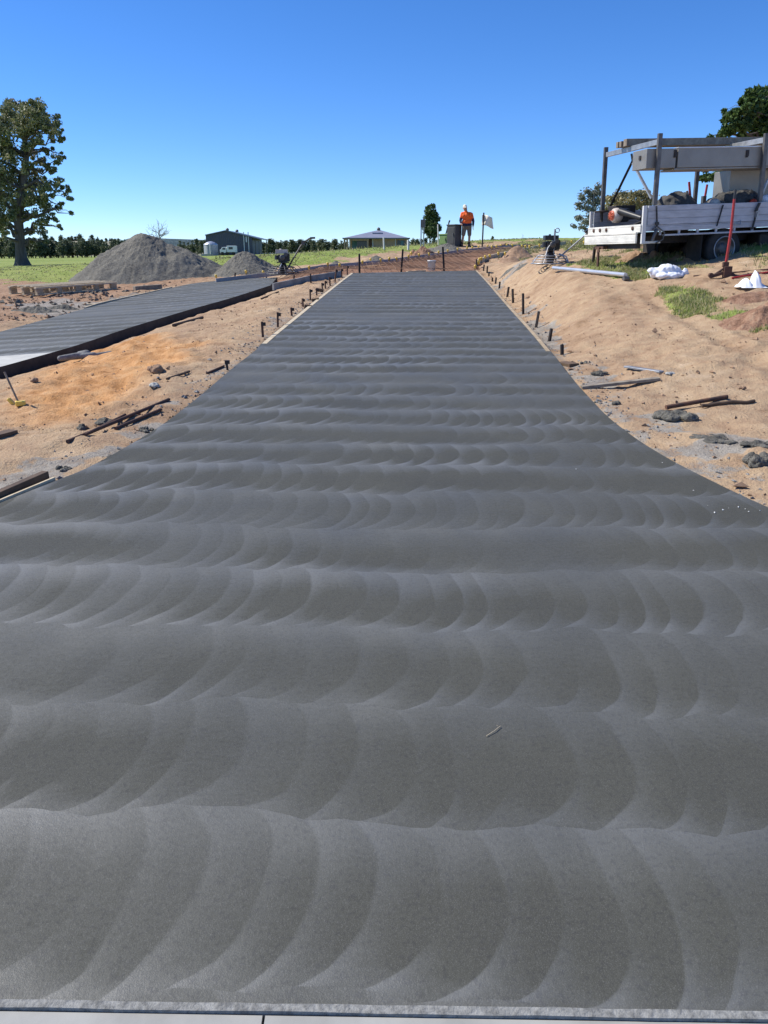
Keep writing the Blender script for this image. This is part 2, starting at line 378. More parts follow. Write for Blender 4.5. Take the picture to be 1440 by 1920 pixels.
# ---- power-trowelled concrete: rows of overlapping arcs
def trowel(name,ang,W=.545,Rr=.335,Pp=.150,y0=.0,contrast=1.0,lighter=1.0):
    t=MT(name,.5,.42); x,y,z=t.sep(t.obj())
    ca,sa=math.cos(ang),math.sin(ang)
    X=x*ca+y*sa; Y=y*ca-x*sa
    # long wander so rows are not ruled lines, fine wobble so arcs look hand-driven
    wv=t.noise(.45,2); wy=t.noise(1.3,2); wf=t.noise(7,2)
    Y=Y+(wv-.5)*.40+(wf-.5)*.035+(t.noise(2.6,2)-.5)*.12-y0
    Y=Y-((X+x*.0)*(pi/.43)+wy*5).m('SINE').m('ABSOLUTE')*.026
    X=X+(wy-.5)*.16
    rowf=Y/W; j=rowf.floor(); v=rowf.fract()
    rj=t.white(t.comb(j,3.3,1.7)); rj2=t.white(t.comb(j,8.1,5.7)); rj3=t.white(t.comb(j,2.2,9.9))
    vc=.57; dv=(v-vc)*W
    arc=((1-(dv.m('ABSOLUTE')/Rr).m('POWER',2.2)).m('MAXIMUM',.0001)).m('SQRT')*.25
    per=rj*.05+Pp-.02
    c=(X-arc)/per+rj*9.7+t.noise(2.0,1,t.comb(X,j*7.3))*1.5
    ci=c.floor(); a=c.fract()
    rc=t.white(t.comb(ci,j,.5)); 
    saw=(1-a).m('POWER',1.6)                 # bright just past an arc, fading to the next
    edge=a.step(.0,.12)*1
    saw=saw*edge
    cell=(rc-.5)
    # the far rim of each row is burnished, its near rim has pale tails; part of their sheen is painted as colour
    rim=v*v*v*.85+v.step(.16,.0)*.62*(t.noise(1.9,2)*1.6-.15)
    tail=v.step(.42,.03)*((1-a).m('POWER',2.4))*a.step(.0,.05)
    mid=v.step(.0,.3)*v.step(.95,.5)
    big=t.noise(.55,3)
    amp=(rj2*.6+.55)*(big.step(.32,.66)*1.0+.25)
    fade=t.noise(.8,3,t.comb(X,j*.83+Y*.6,4.4)).step(.34,.60)*.8+.2
    fade=fade*(y.step(1.0,4.5)*.30+.70)  # view-dependent sheen painted in: arcs weaker close to the camera
    sig=((saw*(rc*.5+.24)+cell*.22+tail*1.05-.15)*fade+rim*.85-mid*.24-.22)*amp
    # streaks swept along the arcs
    st=t.noise(3.0,4,t.comb(a*1.5+ci*.37,v*9+j*3.1),.6)
    sig=sig+(st-.5)*.30+(rj3-.5)*.20
    grain=t.noise(260,2,None,.7); g2=t.noise(75,3,None,.6); blot=t.noise(2.1,5,None,.62)
    pit=t.noise(42,2).step(.735,.77)
    base=t.ramp(sig*.36*contrast+.44+(blot-.5)*.50,[(.0,tuple(q*lighter for q in (.041,.041,.034))),(.45,tuple(q*lighter for q in (.072,.0725,.059))),(1,tuple(q*lighter for q in (.15,.15,.128)))])  # trowel sheen partly put into the base colour through the arc signal
    base=t.mix((grain-.5).m('ABSOLUTE')*1.9,base,(.20,.20,.185))
    base=t.mix((g2.step(.50,.68))*.42,base,(.05,.05,.05))
    base=t.mix(pit*.35,base,(.05,.05,.05))
    t.color(base)
    sp=(sig*1.35+.50).m('MAXIMUM',.12).m('MINIMUM',1.3); t.nt.links.new(sp.v,t.b.inputs['Specular IOR Level'])
    rg=(sig*-.06)+(blot-.5)*.25+.61+(g2-.5)*.14
    t.rough(rg.m('MAXIMUM',.28).m('MINIMUM',.8))
    n1=t.bump(big,.01,.15)
    n2=t.bump(grain*.7+g2*.8,.0015,.8,n1)
    M[name]=t.m
trowel('troweled_main',R(-1.2),y0=front_y(0)-.02)
trowel('troweled_left',R(-3),W=.55,y0=.1,lighter=1.25)
# ---- ground
def ground():
    t=MT('soil',.93,.25)
    gr=t.attr('grassm'); ce=t.attr('cem'); og=t.attr('orange'); rd=t.attr('red')
    n1=t.noise(.7,5,None,.6); n2=t.noise(5,5,None,.65); n3=t.noise(38,4,None,.7); n4=t.noise(150,2)
    dirt=t.ramp(n2*.55+n1*.45,[(.32,(.24,.15,.08)),(.44,(.37,.245,.15)),(.57,(.455,.325,.20)),(.72,(.54,.41,.28))])
    orange=t.ramp(n2,[(.3,(.36,.17,.06)),(.5,(.55,.29,.12)),(.7,(.62,.38,.19))])
    red=t.ramp(n2,[(.3,(.15,.075,.045)),(.5,(.28,.155,.095)),(.7,(.38,.23,.15))])
    cem=t.ramp(n2*.6+n3*.4,[(.32,(.13,.125,.115)),(.5,(.28,.265,.235)),(.68,(.42,.40,.35))])
    gc=t.ramp(t.noise(.09,4)*.55+t.noise(1.6,4)*.45,[(.34,(.15,.22,.035)),(.5,(.24,.30,.065)),(.66,(.34,.36,.11)),(.8,(.42,.40,.18))])
    gc=t.mix(n3.step(.4,.7)*.5,gc,(.10,.13,.03))
    c=t.mix(og,dirt,orange); c=t.mix(rd,c,red)
    c=t.mix((ce*.92+(n2-.5)*1.3+(n3-.5)*1.1).step(.48,.85)*.85,c,cem)
    c=t.mix((gr+(n2-.5)*.9+(n3-.5)*.9).step(.38,.66),c,gc)
    c=t.mix(n3.step(.56,.74)*.30,c,(.16,.11,.075))
    c=t.mix(n4.step(.66,.74)*.35,c,(.62,.55,.46))
    t.color(c)
    a=t.bump(n3*1.0+n2*1.3,.026,.85); t.bump(n4,.004,.7,a)
    M['soil']=t.m
ground()
def gravelmat():
    t=MT('gravel',.95,.2); n1=t.noise(1.2,4); n2=t.noise(16,5,None,.7); n3=t.noise(70,3,None,.7)
    c=t.ramp(n2*.5+n3*.3+n1*.2,[(.34,(.085,.080,.068)),(.5,(.185,.175,.148)),(.66,(.30,.285,.24))]); t.color(c)
    a=t.bump(n2*1.0,.05,.9); t.bump(n3,.02,.9,a); M['gravel']=t.m
gravelmat()
def cloddy():
    t=MT('dug_soil',.95,.2); n2=t.noise(7,5,None,.7); n3=t.noise(40,3,None,.7)
    t.color(t.ramp(n2*.6+n3*.4,[(.34,(.12,.065,.04)),(.5,(.27,.155,.10)),(.66,(.40,.27,.18))])); a=t.bump(n2,.05,.9); t.bump(n3,.015,.8,a); M['dug_soil']=t.m
cloddy()
# ---------------------------------------------------------------- mesh builder
class MB:
    def __init__(s): s.v=[]; s.f=[]; s.mi=[]; s.sm=[]; s.cur=0
    def add(s,vs,fs,smooth=False):
        o=len(s.v); s.v+= [tuple(q) for q in vs]
        for f in fs: s.f.append(tuple(i+o for i in f)); s.mi.append(s.cur); s.sm.append(smooth)
        return s
    def box(s,c,size,rot=None):
        m=rot if rot is not None else Matrix.Identity(3); c=Vector(c); h=Vector(size)/2
        vs=[c+m@Vector((sx*h.x,sy*h.y,sz*h.z)) for sx in(-1,1) for sy in(-1,1) for sz in(-1,1)]
        return s.add(vs,[(0,1,3,2),(4,6,7,5),(0,4,5,1),(2,3,7,6),(0,2,6,4),(1,5,7,3)])
    def bar(s,a,b,w,h,roll=0):
        a=Vector(a);b=Vector(b); d=(b-a); L=d.length; q=d.to_track_quat('X','Z').to_matrix()
        if roll: q=q@Matrix.Rotation(roll,3,'X')
        return s.box((a+b)/2,(L,w,h),q)
    def tube(s,pts,r,n=8,caps=True):
        pts=[Vector(p) for p in pts]; k=len(pts); rs=r if isinstance(r,(list,tuple)) else [r]*k
        o=[];prev=None
        for i,p in enumerate(pts):
            d=(pts[min(i+1,k-1)]-pts[max(i-1,0)]).normalized()
            if prev is None:
                up=Vector((0,0,1)) if abs(d.z)<.9 else Vector((1,0,0)); a=d.cross(up).normalized()
            else: a=(prev-d*prev.dot(d)).normalized()
            prev=a; b=d.cross(a)
            for j in range(n):
                t=2*pi*j/n; o.append(p+(a*math.cos(t)+b*math.sin(t))*rs[i])
        fs=[(i*n+j,i*n+(j+1)%n,(i+1)*n+(j+1)%n,(i+1)*n+j) for i in range(k-1) for j in range(n)]
        s.add(o,fs,True)
        if caps:
            s.add(o[:n],[tuple(range(n))[::-1]]); s.add(o[-n:],[tuple(range(n))])
        return s
    def lathe(s,prof,c=(0,0,0),n=24,axis='Z',smooth=True):
        c=Vector(c); o=[]
        for r,z in prof:
            for j in range(n):
                t=2*pi*j/n; p=Vector((r*math.cos(t),r*math.sin(t),z))
                if axis=='Y': p=Vector((p.x,p.z,p.y))
                if axis=='X': p=Vector((p.z,p.x,p.y))
                o.append(c+p)
        k=len(prof)
        fs=[(i*n+j,i*n+(j+1)%n,(i+1)*n+(j+1)%n,(i+1)*n+j) for i in range(k-1) for j in range(n)]
        return s.add(o,fs,smooth)
    def torus(s,c,R1,r,n=24,m=6,axis='Z'):
        pts=[]
        for j in range(n+1):
            t=2*pi*j/n; a,b=R1*math.cos(t),R1*math.sin(t)
            pts.append({'Z':(a,b,0),'Y':(a,0,b),'X':(0,a,b)}[axis])
        return s.tube([Vector(c)+Vector(p) for p in pts],r,m,False)
    def prism(s,poly2,z0,z1,f=None):
        n=len(poly2); f=f or (lambda x,y,z:(x,y,z))
        vs=[f(x,y,z0) for x,y in poly2]+[f(x,y,z1) for x,y in poly2]
        return s.add(vs,[tuple(range(n))[::-1],tuple(range(n,2*n))]+[(i,(i+1)%n,n+(i+1)%n,n+i) for i in range(n)])
    def ell(s,c,r,n=12,m=8,rot=None,jit=0,seed=0):
        c=Vector(c); vs=[];rg=random.Random(seed)
        for i in range(m+1):
            a=pi*i/m
            for j in range(n):
                t=2*pi*j/n; q=1+rg.uniform(-jit,jit)
                p=Vector((r[0]*math.sin(a)*math.cos(t)*q,r[1]*math.sin(a)*math.sin(t)*q,r[2]*math.cos(a)*q))
                if rot is not None: p=rot@p
                vs.append(c+p)
        fs=[(i*n+j,(i+1)*n+j,(i+1)*n+(j+1)%n,i*n+(j+1)%n) for i in range(m) for j in range(n)]
        return s.add(vs,fs,True)
    def build(s,name,mat,parent=None,bevel=0,remesh=0):
        me=bpy.data.meshes.new(name); me.from_pydata(s.v,[],s.f)
        for m in (mat if isinstance(mat,(list,tuple)) else [mat]): me.materials.append(M[m])
        me.polygons.foreach_set('material_index',s.mi); me.polygons.foreach_set('use_smooth',s.sm)
        o=bpy.data.objects.new(name,me); col.objects.link(o)
        if parent is not None: o.parent=parent
        if bevel:
            b=o.modifiers.new('bevel','BEVEL'); b.width=bevel; b.segments=2; b.limit_method='ANGLE'
        if remesh:
            b=o.modifiers.new('remesh','REMESH'); b.mode='VOXEL'; b.voxel_size=remesh; b.use_smooth_shade=True
            b=o.modifiers.new('smooth','SMOOTH'); b.factor=.5; b.iterations=3
        return o
def npmesh(name,V,F,mat,smooth=True):
    me=bpy.data.meshes.new(name); V=np.asarray(V,np.float32); F=np.asarray(F,np.int32); k=F.shape[1]
    me.vertices.add(len(V)); me.vertices.foreach_set('co',V.ravel())
    me.loops.add(F.size); me.loops.foreach_set('vertex_index',F.ravel())
    me.polygons.add(len(F)); me.polygons.foreach_set('loop_start',np.arange(0,F.size,k,dtype=np.int32)); me.polygons.foreach_set('loop_total',np.full(len(F),k,np.int32))
    me.update(calc_edges=True); me.polygons.foreach_set('use_smooth',np.full(len(F),smooth))
    for m in (mat if isinstance(mat,(list,tuple)) else [mat]): me.materials.append(M[m])
    return me
def link(name,me,parent=None,loc=None):
    o=bpy.data.objects.new(name,me); col.objects.link(o); o.parent=parent
    if loc is not None: o.location=loc
    return o
def tag(o,label=None,cat=None,group=None,kind=None):
    if label: o['label']=label
    if cat: o['category']=cat
    if group: o['group']=group
    if kind: o['kind']=kind
    return o
def empty(name,loc=(0,0,0),rot=None,label=None,cat=None,group=None):
    o=bpy.data.objects.new(name,None); col.objects.link(o); o.location=loc; o.empty_display_size=.1
    if rot is not None: o.rotation_euler=rot
    return tag(o,label,cat,group)
def clone(o,parent=None):
    c=o.copy(); col.objects.link(c)
    if parent is not None: c.parent=parent
    for ch in [q for q in o.children]: clone(ch,c)
    return c
ORD='first second third fourth fifth sixth seventh eighth ninth tenth eleventh twelfth thirteenth fourteenth fifteenth sixteenth seventeenth eighteenth nineteenth twentieth'.split()
TENS={20:'twenty',30:'thirty',40:'forty',50:'fifty'}
def ordinal(k):
    if k<=20: return ORD[k-1]
    t,u=k//10*10,k%10
    return TENS[t][:-1]+'ieth' if u==0 else TENS[t]+'-'+ORD[u-1]
# ---------------------------------------------------------------- ground sheet
def axis(segs):
    o=[segs[0][0]]
    for a,b,d0,d1 in segs:
        n=max(1,int(round((b-a)/((d0+d1)/2)))); r=np.linspace(0,1,n+1)[1:]
        w_=(d0*r+(d1-d0)*r*r/2); w_=w_/w_[-1]; o+=list(a+(b-a)*w_)
    return np.array(o)
gx=axis([(-2600,-300,400,60),(-300,-60,40,5),(-60,-16,4,.5),(-16,-7,.3,.09),(-7,7.5,.052,.052),(7.5,14,.08,.3),(14,60,.5,4),(60,300,6,60),(300,2600,60,400)])
gy=axis([(-30,0,5,.6),(0,2.6,.4,.1),(2.6,12,.045,.06),(12,24,.06,.10),(24,40,.10,.35),(40,75,.4,1.6),(75,300,2,12),(300,3200,30,400)])
XX,YY=np.meshgrid(gx,gy); ZZ=H(XX,YY)
ga,ce,og,rd=masks(XX,YY)
ny,nx=XX.shape; idx=np.arange(nx*ny).reshape(ny,nx)
F=np.stack([idx[:-1,:-1].ravel(),idx[:-1,1:].ravel(),idx[1:,1:].ravel(),idx[1:,:-1].ravel()],1)
me=npmesh('ground',np.stack([XX.ravel(),YY.ravel(),ZZ.ravel()],1),F,'soil')
for nm,arr in (('grassm',ga),('cem',ce),('orange',og),('red',rd)):
    at_=me.attributes.new(nm,'FLOAT','POINT'); at_.data.foreach_set('value',np.asarray(arr,np.float32).ravel())
tag(link('ground',me),kind='structure')
# ---------------------------------------------------------------- the two slabs
def slab(name,pl,f,th,mat,kind='structure'):
    mb=MB(); n=len(pl)
    import bmesh
    bm=bmesh.new(); top=[bm.verts.new((x,y,float(f(x,y)))) for x,y in pl]
    fc=bm.faces.new(top)
    if fc.normal.z<0: fc.normal_flip()
    bm.normal_update()
    bot=[bm.verts.new((x,y,float(f(x,y))-th)) for x,y in pl]
    for i in range(n):
        j=(i+1)%n; bm.faces.new((top[i],top[j],bot[j],bot[i]))
    bmesh.ops.triangulate(bm,faces=[fc])
    bmesh.ops.recalc_face_normals(bm,faces=bm.faces)
    me=bpy.data.meshes.new(name); bm.to_mesh(me); bm.free(); me.materials.append(M[mat])
    o=link(name,me); tag(o,kind=kind); return o
slab('driveway',[(x,y) for x,y in MAIN],plane,.22,'troweled_main')
# left slab follows a curved lie: lay it as cross strips
def strip_slab(name,A,B,f,th,mat,na=60,nb=14,side='side_shade'):
    def res(p,n):
        p=np.array(p); d=np.r_[0,np.cumsum(np.hypot(*np.diff(p,axis=0).T))]; t=np.linspace(0,d[-1],n)
        return np.stack([np.interp(t,d,p[:,0]),np.interp(t,d,p[:,1])],1)
    a=res(A,na); b=res(B,na); V=[];Fs=[]
    for i in range(na):
        for j in range(nb):
            p=a[i]*(1-j/(nb-1))+b[i]*(j/(nb-1)); V.append((p[0],p[1],float(f(p[0],p[1]))))
    for i in range(na-1):
        for j in range(nb-1): Fs.append((i*nb+j,i*nb+j+1,(i+1)*nb+j+1,(i+1)*nb+j))
    m=MB(); m.add(V,Fs)
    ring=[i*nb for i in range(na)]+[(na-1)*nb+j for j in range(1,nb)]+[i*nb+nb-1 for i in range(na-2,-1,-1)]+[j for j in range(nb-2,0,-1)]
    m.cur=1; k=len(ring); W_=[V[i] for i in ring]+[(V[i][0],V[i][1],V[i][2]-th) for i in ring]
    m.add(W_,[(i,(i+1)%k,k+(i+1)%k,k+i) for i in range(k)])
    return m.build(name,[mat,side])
# split the side path: older pale slab near, fresh dark slab beyond
YS=hit(0,668,G).y+.02
def clip_y(p,lo,hi):
    o=[]
    for (x0,y0),(x1,y1) in zip(p,p[1:]):
        for Yc in (lo,hi):
            pass
        seg=[(x0,y0),(x1,y1)]
        a_,b_=seg
        if (b_[1]<lo and a_[1]<lo) or (a_[1]>hi and b_[1]>hi): continue
        def cl(p_,q_):
            x_,y_=p_
            for L_ in (lo,hi):
                if (L_==lo and y_<lo) or (L_==hi and y_>hi):
                    t=(L_-y_)/(q_[1]-y_); x_=x_+(q_[0]-x_)*t; y_=L_
            return (x_,y_)
        o+=[cl(a_,b_),cl(b_,a_)]
    return o
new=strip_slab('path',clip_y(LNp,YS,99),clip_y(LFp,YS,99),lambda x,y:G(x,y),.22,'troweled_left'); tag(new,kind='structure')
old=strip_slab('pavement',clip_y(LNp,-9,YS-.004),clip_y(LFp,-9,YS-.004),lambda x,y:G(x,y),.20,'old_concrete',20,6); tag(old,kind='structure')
# gutter in front of the drive, jointed; grey strip of edging between them
m=MB()
jx=at(495,1905,1.15).x
x0,x1=-6.5,6.5
def gseg(xa,xb):
    m.add([(xa,front_y(xa)-.0215,.050),(xb,front_y(xb)-.0215,.050),(xb,-1.2,-.02),(xa,-1.2,-.02),(xa,front_y(xa)-.0215,-.2),(xb,front_y(xb)-.0215,-.2),(xb,-1.2,-.2),(xa,-1.2,-.2)],[(3,2,1,0),(4,5,1,0),(5,6,2,1),(6,7,3,2),(7,4,0,3)])
jx=hit(495,1907,lambda X,Y:0*X+.045).x
gseg(x0,jx-.003); gseg(jx+.003,x1)
tag(m.build('gutter','concrete_pale'),kind='structure')
m=MB(); n=160
V=[];Fs=[]
for i in range(n+1):
    x=x0+(x1-x0)*i/n; y=front_y(x); w=.003*(vn(x*9,1,3)-.5)
    V+=[(x,y-.001,.02),(x,y-.001,.059+.003*vn(x*40,1,5)),(x,y-.019+w,.057+.003*vn(x*35,1,8)),(x,y-.019+w,.0)]
for i in range(n):
    for j in range(3): a=i*4+j; Fs.append((a,a+4,a+5,a+1))
m.add(V,Fs); tag(m.build('edging_strip','edging'),'grey crusted edging strip between the dark drive and the pale gutter','edging strip')
# ---------------------------------------------------------------- heaps
def heap(name,mat,cones,label,cat='pile',nr=46,na=150,seed=0,lump=.10,group=None,rep=None):
    """cones: list of (x,y,radius_x,radius_y,height)"""
    cx=sum(c[0]*c[4] for c in cones)/sum(c[4] for c in cones); cy=sum(c[1]*c[4] for c in cones)/sum(c[4] for c in cones)
    Rm=max(math.hypot(c[0]-cx,c[1]-cy)+max(c[2],c[3]) for c in cones)*1.12
    r=np.linspace(0,1,nr)**.9*Rm; a=np.linspace(0,2*pi,na,endpoint=False)
    X=cx+np.outer(r,np.cos(a)); Y=cy+np.outer(r,np.sin(a))
    h=np.full(X.shape,-1.0)
    for c in cones:
        d=np.hypot((X-c[0])/c[2],(Y-c[1])/c[3]); d=d*(1+.16*(fbm(X,Y,.9/max(c[2],.5)*2,2,seed)))
        q=c[4]*(1-np.sqrt(d*d+.012)*1.0)*1.06; h=np.maximum(h,q)
    s=max(c[4] for c in cones)
    h=h+fbm(X,Y,1.8/s,3,seed+2)*lump*s*1.5*ss(-.1*s,.5*s,h)+(ridged(X,Y,3.2/min(s,1.2),3,seed+5)-.55)*.07*min(s,1.3)*ss(-.05*s,.2*s,h)
    base=H(X,Y)
    Z=base+np.where(h>0,h,h*.4)-.02
    idx=np.arange(nr*na).reshape(nr,na); n2=np.roll(idx,-1,1)
    F=np.stack([idx[:-1].ravel(),idx[1:].ravel(),n2[1:].ravel(),n2[:-1].ravel()],1)
    me=npmesh(name,np.stack([X.ravel()-cx,Y.ravel()-cy,Z.ravel()-float(base[0,0])],1),F,mat)
    o=link(name,me,None,(cx,cy,float(base[0,0]))); return tag(o,label,cat,group)
def zc(p): return p.y*math.cos(R(PITCH))+(CAMZ-p.z)*math.sin(R(PITCH))
def ppm(p): return FPX/zc(p)
def hp(px,py,w_px,h_px,depth=1.0):
    p=P(px,py); k=ppm(p); return (p.x,p.y,w_px/2/k,w_px/2/k*depth,h_px/k)
c1=P(262,520); k=ppm(c1)
heap('gravel_pile','gravel',[(c1.x,c1.y+.6,2.5,2.2,80/k),(c1.x+52/k,c1.y+.5,2.1,1.7,58/k),(c1.x+95/k,c1.y+.3,1.1,1.0,26/k)],'large pile of dark grey crushed rock behind the pallet','gravel pile',90,260,3,.11)
heap('gravel_pile','gravel',[hp(458,512,128,41,.9)],'medium mound of grey crushed rock behind the upright power trowel','gravel pile',seed=9,lump=.08)
heap('gravel_pile','gravel',[hp(838,468,76,13,.8)],'low grey gravel mound at the foot of the utility boxes','gravel pile',seed=19)
heap('gravel_pile','gravel',[hp(706,490,44,12,.9)],'small grey gravel mound on the grass below the house','gravel pile',30,80,seed=29)
heap('gravel_pile','gravel',[hp(629,498,34,10,.9)],'smallest grey gravel mound beside the long form board','gravel pile',30,80,seed=39)
heap('soil_pile','dug_soil',[hp(792,478,62,16,.8),hp(775,478,30,11,.8)],'red brown pile of dug soil left of the utility boxes','soil pile',seed=49,lump=.2)
heap('soil_pile','soil_clod',[hp(970,486,66,26,.9),hp(955,492,50,14,.9)],'tan soil pile with a peaked top beside the right form board','soil pile',seed=59,lump=.2)
heap('soil_pile','dug_soil',[hp(947,463,36,8,.8)],'low dark soil pile on the skyline right of the flag','soil pile',30,80,seed=69,lump=.2)
heap('soil_pile','dug_soil',[hp(600,507,50,7,.8),hp(575,510,50,6,.8)],'low orange brown soil bank behind the upright power trowel','soil pile',30,90,seed=79,lump=.25)
heap('soil_pile','soil_clod',[hp(1190,484,80,18,.9),hp(1222,484,50,14,.9)],'brown bank of soil behind the truck tray overhang','soil pile',seed=89,lump=.2)
heap('soil_pile','dug_soil',[hp(1425,606,150,30,.9),hp(1470,598,150,52,.8),hp(1400,560,110,16,.8)],'clumpy brown soil pile under the peaked white bag','soil pile',60,200,seed=99,lump=.25)
heap('cement_heap','gravel',[hp(975,503,38,7,.5),hp(950,511,40,5,.6)],'flattened grey cement spill on the right bank','cement spill',30,90,seed=109,lump=.2)
# ---------------------------------------------------------------- form boards and stakes
def board(name,pts,w,h,mat,label,cat='form board',top=.0,f=G,group=None,parts=None):
    """board on edge following world points"""
    V=[];Fs=[]; n=len(pts)
    for i,(x,y) in enumerate(pts):
        a=pts[max(i-1,0)]; b=pts[min(i+1,n-1)]; d=Vector((b[0]-a[0],b[1]-a[1],0)).normalized(); q=Vector((-d.y,d.x,0))*w/2
        z=float(f(np.array(x),np.array(y)))+top
        V+=[(x-q.x,y-q.y,z-h),(x-q.x,y-q.y,z),(x+q.x,y+q.y,z),(x+q.x,y+q.y,z-h)]
    for i in range(n-1):
        for j in range(4): a=i*4+j;b=i*4+(j+1)%4; Fs.append((a,b,b+4,a+4))
    Fs+=[(0,3,2,1),tuple((n-1)*4+j for j in range(4))]
    m=MB(); m.add(V,Fs); return tag(m.build(name,mat),label,cat,group)
def off(p,d):
    o=[]
    for i,(x,y) in enumerate(p):
        a=p[max(i-1,0)]; b=p[min(i+1,len(p)-1)]; L=math.hypot(b[0]-a[0],b[1]-a[1]) or 1
        o.append((x-(b[1]-a[1])/L*d,y+(b[0]-a[0])/L*d))
    return o
yR=hit(1042,669,plane).y; yL=hit(486,646,plane).y
rb=[p for p in RE if p[1]>=yR]; lb=[p for p in LE if p[1]>=yL]
board('form_board',off(rb,-.032),.05,.11,'timber','grimy timber form board along the right edge of the dark drive',top=.004,f=plane)
board('form_board',off(lb,.042),.065,.13,'pale_timber','weathered timber form board along the left edge of the dark drive',top=.004,f=plane)
PUR=chaikin(poly([(405,529),(465,522),(535,513),(585,507),(635,501),(680,497),(720,493),(765,487),(825,479),(865,473),(915,468),(962,464.5),(990,463)],G),2)
board('form_board',PUR,.04,.13,'formply','long bluish grey form board curving behind the steel mesh',top=.105)
INN=chaikin(poly([(512,541),(535,536),(572,528),(605,522),(640,516)],G),2)
board('form_board',INN,.045,.16,'grey_form','grey form board between the side path and the drive',top=.12)
RGT=chaikin(poly([(893,496),(915,486),(950,478),(975,473),(1020,464),(1060,459)],G),2)
board('form_board',RGT,.05,.16,'pale_timber','pale topped form board curving away on the right bank',top=.13)
FB=chaikin(poly([(163,577),(195,567),(250,555.5),(325,538.5)],G),1)
board('form_board',off(FB,.05),.04,.12,'pale_timber','thin pale form strip along the far edge of the side path',top=.015)
m=MB(); p=P(176,574); m.box(p+Vector((-.1,.05,.03)),(.34,.16,.05)); tag(m.build('wood_offcut','pale_timber',bevel=.005),'short white offcut at the near end of the thin form strip','offcut')
def stake(bx,by,ty,kind,label,group,name='stake',lean=0,f=P):
    p=f(bx,by); h=(by-ty)/ppm(p)
    root=empty(name,p,(R(random.uniform(-6,6)),R(random.uniform(-6,6)+lean),R(random.uniform(0,60))),label,'stake',group)
    if kind=='cap':
        m=MB(); m.tube([(0,0,-.12),(0,0,h-.02)],.009,6); m.build('rod','black_steel',root)
        m=MB(); m.lathe([(.001,h+.035),(.03,h+.033),(.039,h+.015),(.039,h-.01),(.03,h-.02),(.026,h-.065),(.02,h-.07)],n=12); m.build('cap','yellow',root)
    elif kind=='picket':
        m=MB(); 
        for a in (90,210,330): 
            c,s=math.cos(R(a)),math.sin(R(a)); m.box((c*.016,s*.016,h/2-.1),(.034,.008,h+.2),Matrix.Rotation(R(a),3,'Z'))
        m.tube([(0,0,h*.98),(0,0,h*1.0)],.012,6); m.build('shaft','black_steel',root)
    elif kind=='peg':
        m=MB(); m.box((0,0,h/2-.08),(.032,.028,h+.16)); m.build('shaft','rust',root,bevel=.003)
        m=MB(); m.box((.025,0,h-.035),(.05,.036,.05)); m.tube([(.03,-.028,h-.035),(.03,.028,h-.035)],.012,6); m.build('clamp','black_steel',root)
    else:
        m=MB(); m.box((0,0,h/2-.08),(.038,.034,h+.16)); m.tube([(0,0,h-.004),(0,0,h+.006)],.022,8); m.build('shaft','black_steel',root,bevel=.003)
    return root
CAPS=[(407,515.5),(462,507),(494,508),(550,501),(579,499),(615,492.5),(637,494),(679,489),(696,484.5),(714,485),(730,482.5),(744.5,482.5),(766,478),(771,472.5),(785,475.5),(804,474),(822,470.5),(840,468),(858,465),(875,462.5),(885,462),(897,460.5),(913,459),(922,461),(930,459.5),(939,458),(950,457.5),(961.5,457.5),(979,459),(985,460)]
for i,(x,y) in enumerate(CAPS):
    hpx=max(11.,16-(515-y)*.09)
    stake(x,y+hpx,y+2,'cap',f'{ordinal(i+1)} yellow capped rod from the left behind the long grey form board','yellow capped rods behind the long form board','capped_rod')
CR=[(890,497.5),(897,490),(898.5,484),(903,482.5),(910,479),(919,477),(934,473),(946,473),(968,466),(991,460.5),(1011,457.5),(1072,451),(1095,452),(1101,454)]
for i,(x,y) in enumerate(CR):
    stake(x,y+14,y+2,'cap',f'{ordinal(i+1)} yellow capped rod from the left along the right hand form board','yellow capped rods along the right form board','capped_rod')
LP=[(494,631,604),(522,612,586),(548,591,577),(569,574,560),(583,562,543),(595,553,541),(606,545,531),(611,540,527),(620,535,520),(629,527,506),(642,520,505),(652,514,499)]
for i,(x,a_,b_) in enumerate(LP):
    stake(x-1,a_+1,b_,'peg',f'{ordinal(i+1)} rusty peg with a clamp up the left form board of the drive','rusty pegs along the left form board','peg')
for i,(x,a_,b_) in enumerate([(500,524,513),(440,528,512),(551,532,517),(583,530,514)]):
    stake(x,a_,b_,'plain',['short black peg by the trowel ring, left of it','stubby black peg at the far edge of the side path','tall black peg against the face of the inner form board','black peg at the bend of the inner form board'][i],None,'peg')
RP=[(892.5,504,487),(904.5,507,497),(911,512,500),(914.5,517,512),(921,527,521),(927,531,521),(934,540,529),(949,556,539),(960,567,543),(979,588,552),(1003,613,585),(1028,639,617),(1052,664,647)]
for i,(x,a_,b_) in enumerate(RP[::-1]):
    stake(x+2,a_+1,b_,'plain',f'{ordinal(i+1)} black steel peg up the right edge of the drive','black pegs along the right form board','peg')
for i,(x,a_,b_) in enumerate([(674,514,478),(752,510,469.5),(832.5,508,465)]):
    stake(x,a_,b_,'picket','black star picket just beyond the drive, '+['left of the three','middle of the three','right of the three, behind the bucket'][i],'star pickets beyond the drive','star_picket')
m=stake(1111,496,465,'picket','leaning brown picket in the grass below the truck tailgate',None,'star_picket',lean=-4)
